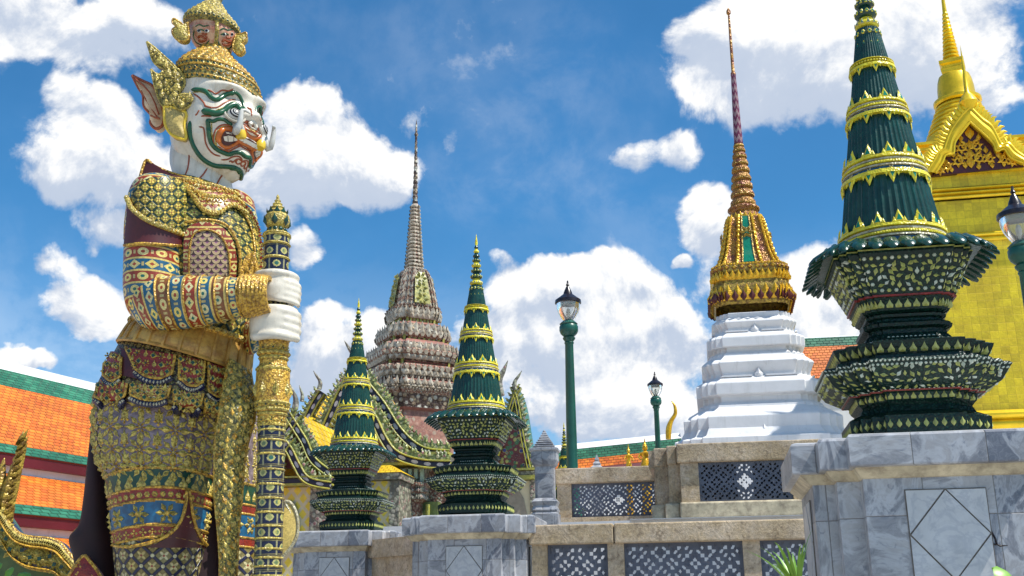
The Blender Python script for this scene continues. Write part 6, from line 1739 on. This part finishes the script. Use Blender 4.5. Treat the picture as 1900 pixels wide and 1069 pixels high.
# leaves on mauve
def leafset(S_, mb, t0, t1, stp, um, sz, tb=None):
    j = 0; t_ = t0
    while t_ < t1:
        n = 6
        for i in range(-1, n+1):
            u = (i+(j % 2)*.5)/n
            if 0.02 < u < .98:
                if j % 2 == 0:
                    for a in (0, pi/2, pi, -pi/2, pi/4, -pi/4, 3*pi/4, -3*pi/4):
                        p, A, B, N = S_.fr(u, t_); c, s = math.cos(a), math.sin(a); A2, B2 = A*c+B*s, -(B*c-A*s)
                        mb.orn('leaf', p+B2*sz*.62, A2, B2, N, sz*(.8 if abs(math.sin(2*a)) < .1 else .62), 5, asp=.9)
                    S_.orn(mb, 'flower6', u, t_, sz*.7, 6, 5)
                else:
                    for a, q in ((0,1.),(.7,.75),(-.7,.75)): S_.orn(mb, 'leaf', u, t_, sz*1.05*q, 5, 6, a, .9)
                    S_.orn(mb, 'flower', u, t_+.16, sz*.6, 6, 5)
        t_ += stp; j += 1
leafset(LG, mb, .22, 2.74, .40, 0, .122)
LG.row(mb, 'flame', 0, .085, 5, 6, 1.25, tf=tf_(914)); LG.row(mb, 'leaf', 0, .075, 5, 6, 1.5, tf=tf_(905))
LG.row(mb, 'flower6', 0, .15, 5, 6, 1.35, tf=tf_(968)); LG.row(mb, 'leaf', 0, .08, 5, 6, 2.6, tf=tf_(968), rot=1.2); LG.row(mb, 'dot', 0, .05, 5, 6, 1.2, tf=tf_(935)); LG.row(mb, 'flower', 0, .06, 5, 6, 1.2, tf=tf_(1000))
leg = mb.build('near_leg', [M_purple, M_greenrow, M_red, M_bluerow, M_navyl, M_sgold2, M_sgold], st, 45)
lb = BV['leg']; mb = MB()   # slit in the hem with gold rims
decal(mb, lb, [(346,915),(344,935),(338,960),(325,985),(300,1004),(270,1016)], [(348,915),(352,935),(356,960),(364,985),(375,1004),(382,1016)], 0, .014, 16, 6)
pline(mb, lb, [(345,912),(343,935),(336,962),(320,985),(290,1003),(245,1014),(215,1012)], .014, 1, off=.015, taper=False); pline(mb, lb, [(349,912),(353,935),(357,962),(364,985),(374,1004),(382,1012)], .014, 1, off=.015, taper=False)
mb.build('hem_slit', [M_maroon, M_sgold], leg, 50)
# far leg
LG2 = Surf([(398,745,478,752,.36,.34),(398,830,480,835,.36,.34),(402,895,480,898,.34,.34),(410,960,478,962,.33,.34),(415,1040,476,1042,.3,.34),(420,1110,470,1112,.26,.34),(425,1215,470,1215,.19,.3)], YQ)
mb = MB(); nt = 80; rows_ = []; U_ = []
for j in range(nt+1): t_ = 6*j/nt*.999; rows_.append([LG2.P(2*i/40, t_) for i in range(40)]); U_.append([(2*i/40*LG2.su, LG2.len(t_)) for i in range(41)])
def lg2(j, i):
    t_ = 6*(j+.5)/nt
    for a, m_ in ((2.1,0),(2.7,1),(2.95,2),(3.5,3),(3.7,2),(9,4)):
        if t_ < a: return m_
mb.grid(rows_, lg2, True, U_, (1,1))
for t_ in (2.1,2.7,2.95,3.5,3.7): LG2.rail(mb, t_, .010, 6)
for k in range(9):
    for u in (.62,.76,.9): LG2.orn(mb, 'leaf' if k % 2 else 'flower6', u, .15+k*.23, .1, 5, 6)
LG2.row(mb, 'flame', 2.45, .08, 5, 6, 1.3); LG2.row(mb, 'flower6', 3.22, .14, 5, 6, 1.2)
mb.build('far_leg', [M_purple, M_greenrow, M_red, M_bluerow, M_navyl, M_sgold2, M_sgold], st, 45)
IN = Surf([(250,770,460,775,.35,.2),(240,900,440,905,.32,.3),(250,1000,430,1005,.3,.3),(260,1110,430,1112,.25,.3)], YQ); M_lining = mat('black maroon cloth', col=(.022,.004,.006), rough=.7, var=.3, vs=5.); surf_part('gap_shade', IN, M_lining, per=3, nu=30)  # dark body added for the deep shade between skirt and sash
# hanging front sash
SH = Surf([(428,668,466,690,.16,-.30),(416,720,472,730,.17,-.40),(410,765,474,775,.17,-.46),(402,815,462,820,.15,-.46),(400,860,454,866,.14,-.45),(400,920,450,925,.13,-.44),(406,980,444,982,.12,-.43),(410,1040,441,1042,.11,-.42),(408,1110,438,1112,.10,-.42)], YQ)
def shex(mb):
    rnd = random.Random(4)
    for k in range(44):
        t_ = .15+7.6*k/44
        for e in range(4):
            u = .12+.25*e+(.12 if k % 2 else 0)
            if u < .95: SH.orn(mb, ('leaf','flower6','leaf','gem')[(k+e) % 4], u, t_, .066*rnd.uniform(.85,1.15), 1 if (k+e) % 3 else 2, 3, rnd.uniform(-.5,.5))
    for u in (.06,.94): SH.rib(mb, u, .014, 2, 0, 7.9, 40)
surf_part('front_sash', SH, M_sgold, extra=shex, mats=[M_dkgold, M_sgold2, M_sgold, M_redrow], per=8, nu=32)
# cape lining on the left and the sash end beyond the club
CP = Surf([(172,772,190,790,.06,.25),(166,850,200,860,.14,.25),(158,930,208,940,.18,.25),(150,975,212,985,.2,.25),(131,1000,216,1015,.2,.25),(140,1040,220,1050,.2,.25),(150,1110,226,1110,.2,.25),(180,1215,228,1215,.15,.2)], YQ)
cp = surf_part('cape', CP, M_lining, per=5, nu=30)
mb = MB(); mb.tube([W(*q, 9.2) for q in [(173,770),(166,850),(159,925),(152,972),(132,994),(131,1003)]], .012, 6, 0); mb.build('cape_trim', [M_sgold], cp, 50)
plate('sash_end', [(470,1040),(500,1030),(522,1020),(540,1003),(546,975),(541,952),(534,940),(531,932),(541,934),(552,955),(554,985),(545,1010),(525,1035),(500,1060),(475,1069)], 9.3, .08, [M_redrow, M_cream_m], st)
plate('knee_wing', [(122,1085),(140,1055),(158,1032),(170,1042),(190,1069),(196,1090),(160,1100)], 8.95, .08, [M_red, M_sgold], leg, lambda mb: scatter_px(mb, [(155,1052),(150,1066),(165,1062),(175,1072)], 8.95, .08, ['flower6','gem'], 1, 1))
# shoes and plinth, below the frame
for (cx, dy) in ((285, -.05), (448, .3)):
    q = W(cx, 1215, YQ+dy); mb = MB(); rows = []
    for k in range(10):
        f = k/9; c = Vector((q.x-.22+.75*f, q.y-.1*f, .86+.0)); ww = .17*math.sin(pi*(.15+.75*f))**.6; hh = .26*(1-f)**.7+.08
        rows.append([c+Vector((0, math.cos(t_)*ww, max(-.06, math.sin(t_)*hh))) for t_ in [2*pi*e/16 for e in range(16)]])
    mb.grid(rows, 0, True, None, (1,1)); mb.lathe([(.2,.85),(.19,q.z+.1)], 16, 0, (q.x, q.y, 0)); mb.build('shoe', [M_sgold], st, 50)
pl = W(340, 1215, YQ); 
plt = thing('statue_plinth', 'marble plinth under the guardian statue, just below the photo', 'plinth', (pl.x, YQ, 0))
mb = MB(); mb.loftplan([(1.35,0),(1.35,.2),(1.2,.26),(1.2,.6),(1.3,.66),(1.3,.80)], SQ, 0, (pl.x, YQ, 0), rz=GY); mb.build('block', [M_marble], plt, 0)

# ---------------------------------------------------------------- the club
ct = thing('club', 'tall ornate navy and gold mosaic club held upright by the statue', 'club', (W(CL_px(1200), 1200, YCL).x, YCL, .8))
def csurf(l): return Surf([(CL_px(y)-h, y, CL_px(y)+h, y, h*mpp(W(515, y, YCL))) for h, y in l], YCL)
C1 = csurf([(1,363),(3,368),(5,373),(7,377)]); 
def cpart(nm, l, m, extra=None, mats=None, per=6):
    S_ = csurf(l); mb = MB(); S_.mesh(mb, 0, 32, per)
    if extra: extra(mb, S_)
    return mb.build(nm, mats or [m], ct, 50)
cpart('finial', [(.5,361),(3,366),(3,370),(6,373),(5,376),(9,379),(8,382),(13,386),(12,389),(18,394),(17,397),(22,402),(23,412),(20,420),(15,424),(17,428),(17,434),(22,437)], M_sgold2, lambda mb, S_: (S_.row(mb, 'leaf', 12.2, .09, 1, 1, 1.1), S_.row(mb, 'flame', 9.2, .05, 1, 1, 1.1), S_.row(mb, 'dot', 15, .04, 1, 1, 1.1)), [M_sgold2, M_greenrow])
cpart('shaft', [(23.5,437),(24,440),(23.5,470),(23,515),(24,575),(25,632)], M_club, lambda mb, S_: [S_.rail(mb, q, .012, 1) for q in (.3,1.,1.6,2.3,2.9)], [M_club, M_sgold2])
cpart('handle', [(27,630),(28,634),(26,650),(28,655),(28,660),(25,664),(26,680),(29,686),(31,695),(31,745),(30,758),(28,764),(26,770),(25,790)], M_sgold, lambda mb, S_: ([S_.row(mb, 'leaf', q, .13, 1, 2, .8, asp=.7) for q in (8.6,)], [S_.row(mb, 'flower6', q, .07, 1, 2, 1.05) for q in (2.,6.5,9.6,12.6)], [S_.rail(mb, q, .014, 1) for q in (.5,3.5,5.2,7.2,9.2,10.6,12)]), [M_sgold, M_sgold2, M_greenrow])
cpart('lower_shaft', [(24.5,790),(25,800),(25,900),(25.5,1000),(26,1069),(26,1150),(27,1210),(30,1222)], M_club, lambda mb, S_: [S_.rail(mb, q/4, .009, 1) for q in range(1, 26)], [M_club, M_sgold2], 8)

# ---------------------------------------------------------------- curved mosaic roof edge and gilt finial at the lower left
YN = 11.5
t = thing('pavilion_roof_edge', 'curling navy and gold mosaic roof edge at the bottom left corner', 'roof edge', (W(40, 1069, YN).x, YN, 0))
mb = MB(); A1 = [(-40,900),(0,942),(12,958),(24,975),(42,992),(68,998),(95,1000),(115,1008),(130,1025),(150,1050),(172,1085)]; A2 = [(-50,935),(-8,965),(4,985),(15,1010),(30,1035),(55,1052),(80,1058),(105,1062),(120,1072),(140,1090),(160,1120)]
n = 60; a_, b_ = smooth_px(A1, n), smooth_px(A2, n); rows_ = []; L = 0
def rr_(f, d): return [W(p[0]+(q[0]-p[0])*f, p[1]+(q[1]-p[1])*f, YN)+Vector((0,-d,0)) for p, q in zip(a_, b_)]
strips = [(0,.28,1,.10),(.28,.36,2,.14),(.36,.93,0,.08),(.93,1.,2,.12)]
for f0, f1, m_, d_ in strips:
    R_ = [rr_(f0, -.1), rr_(f0, d_), rr_((f0+f1)/2, d_+.02), rr_(f1, d_), rr_(f1, -.1)]; L = [0]
    for i in range(1, n): L.append(L[-1]+(R_[1][i]-R_[1][i-1]).length)
    mb.grid(R_, m_, False, [[(q, l) for l in L] for q in (0,0,.5,1,1)])
Cc = rr_(.62, .1)
for i in range(1, n-1, 2):
    T_ = (Cc[i+1]-Cc[i-1]).normalized(); B = Vector((0,-1,0)).cross(T_); mb.orn('leaf' if i % 4 == 1 else 'flower6', Cc[i]+B*.03*math.sin(i), B, T_, Vector((0,-1,0)), .2, 3, 4)
Cc = rr_(.14, .12)
for i in range(1, n-1):
    mb.orn('gem', Cc[i], Vector((1,0,0)), Vector((0,0,1)), Vector((0,-1,0)), .085, 3, 3)
mb.tube(rr_(0, .06), .02, 6, 2); mb.tube(rr_(1, .06), .02, 6, 2)
mb.build('bargeboard', [M_purple, M_navy, M_sgold, M_sgold2, M_greenrow], t, 40)
mb = MB(); rr0 = [W(p[0], p[1]+3, YN+.05) for p in a_]; rr1 = [p+Vector((0,.3,-.05)) for p in rr0]; mb.grid([rr0, rr1], 0, False, [[(0,i*.05) for i in range(n)], [(4,i*.05) for i in range(n)]]); mb.build('tiled_roof', [M_gtile], t, 0)
mb = MB(); rl = rr_(1, -.1); mb.grid([rl, [Vector((p.x, p.y, 0)) for p in rl]], 0); mb.build('wall', [M_olive], t, 0)
t2 = thing('roof_finial', 'tall curved gilt flame finial on the mosaic roof edge, far left', 'roof finial', (W(15, 950, YN).x, YN, W(15, 950, YN).z))
mb = MB(); Q, Rr = horn(mb, [(10,970),(12,940),(20,905),(30,870),(40,835),(43,805)], YN, [14,15,15,11,6,1])
for i in range(1, 13): mb.orn('flame', Q[i]+Vector((Rr[i]*.7,-.03,0)), Vector((0,-1,0)), Vector((.5,0,1)).normalized(), Vector((1,0,0)), .17, 0); mb.orn('leaf', Q[i]+Vector((0,-Rr[i],0)), Vector((1,0,0)), Vector((0,0,1)), Vector((0,-1,0)), .15, 0)
mb.build('flame', [M_gold], t2, 50)
mb = MB(); Q, Rr = horn(mb, [(-12,975),(-6,940),(0,900),(4,870),(8,850)], YN, [16,14,12,7,1]); mb.build('side_flame', [M_gold], t2, 50)

# ---------------------------------------------------------------- plants
def blade_plant(name, label, c, n, L, wd, spread, mtl, seed=1, droop=.5, dirx=0):
    rnd = random.Random(seed); t = thing(name, label, 'plant', c)
    for q in range(n):
        a = rnd.uniform(0, 2*pi); l = L*rnd.uniform(.6, 1); d = Vector((math.cos(a)*spread+dirx, math.sin(a)*spread, 1)).normalized(); rows = []
        S_ = d.cross(Vector((0,0,1))).normalized(); p = Vector(c)
        for k in range(9):
            f = k/8; ww = wd*math.sin(pi*(.12+.86*f))*1.; rows.append([p-S_*ww, p+Vector((0,0,-ww*.35)), p+S_*ww]); dd = (d+Vector((0,0,-droop*f*f*1.6))).normalized(); p = p+dd*l/8
        mb = MB(); mb.grid(rows, 0); mb.build('leaf', [mtl], t, 60)
    return t
M_leaf = mat('fresh green leaf', lambda: (lerp(noise(6., 3.), (.10,.26,.02), (.22,.40,.04)), None), rough=.4, var=.2)
c = W(1482, 1105, 6.3); blade_plant('spider_lily', 'bright green strap leaved plant at the left side of the large pedestal', (c.x, 6.3, c.z), 20, .40, .011, .5, M_leaf, 3, .5, -.28)
mb = MB(); mb.lathe([(.15, 0),(.18, c.z-.1),(.2, c.z-.02),(.17, c.z-.02),(.0, c.z-.04)], 20, 0, (c.x, 6.3, 0)); tag(mb.build('planter', [M_sand]), 'tall stone planter holding the strap leaved plant, below the photo', 'planter')
def broad(name, label, px, py, Y, n, r, seed):
    rnd = random.Random(seed); c = W(px, py, Y); t = thing(name, label, 'plant', (c.x, Y, 0)); mb = MB(); mb.tube([Vector((c.x, Y, 0)), Vector((c.x+.03, Y, c.z*.5)), Vector((c.x, Y, c.z-.1))], [.03,.025,.015], 6, 0); mb.build('stem', [M_leaf], t, 50)
    for q in range(n):
        a = rnd.uniform(0, 2*pi); o = c+Vector((rnd.uniform(-.10,.2), rnd.uniform(-.12,.12), rnd.uniform(-.2,.05))); N = Vector((math.cos(a)*.5, -.7+math.sin(a)*.3, rnd.uniform(.3,.9))).normalized(); A = N.orthogonal().normalized(); B = N.cross(A); mb = MB()
        pts_ = [(0,-.5),(.35,-.35),(.5,0),(.38,.32),(0,.62),(-.38,.32),(-.5,0),(-.35,-.35)]
        i_ = [mb.V(o+A*x*r+B*y*r+N*(-.12*r*abs(x))) for x, y in pts_]; m0, m1, m2 = mb.V(o-B*.5*r), mb.V(o+N*.03), mb.V(o+B*.6*r)
        for e in range(8): mb.face((i_[e], i_[(e+1) % 8], m1), 0)
        mb.tube([c+Vector((0,0,-.35)), o-B*.5*r], .006, 4, 0); mb.build('leaf', [M_leaf], t, 60)
broad('leafy_shrub', 'broad bright green leaves at the bottom right corner', 1898, 1082, 5.6, 9, .13, 5)
broad('leafy_shrub', 'low green shrub under the curling roof edge, bottom left corner', 12, 1066, 9.5, 18, .12, 8)
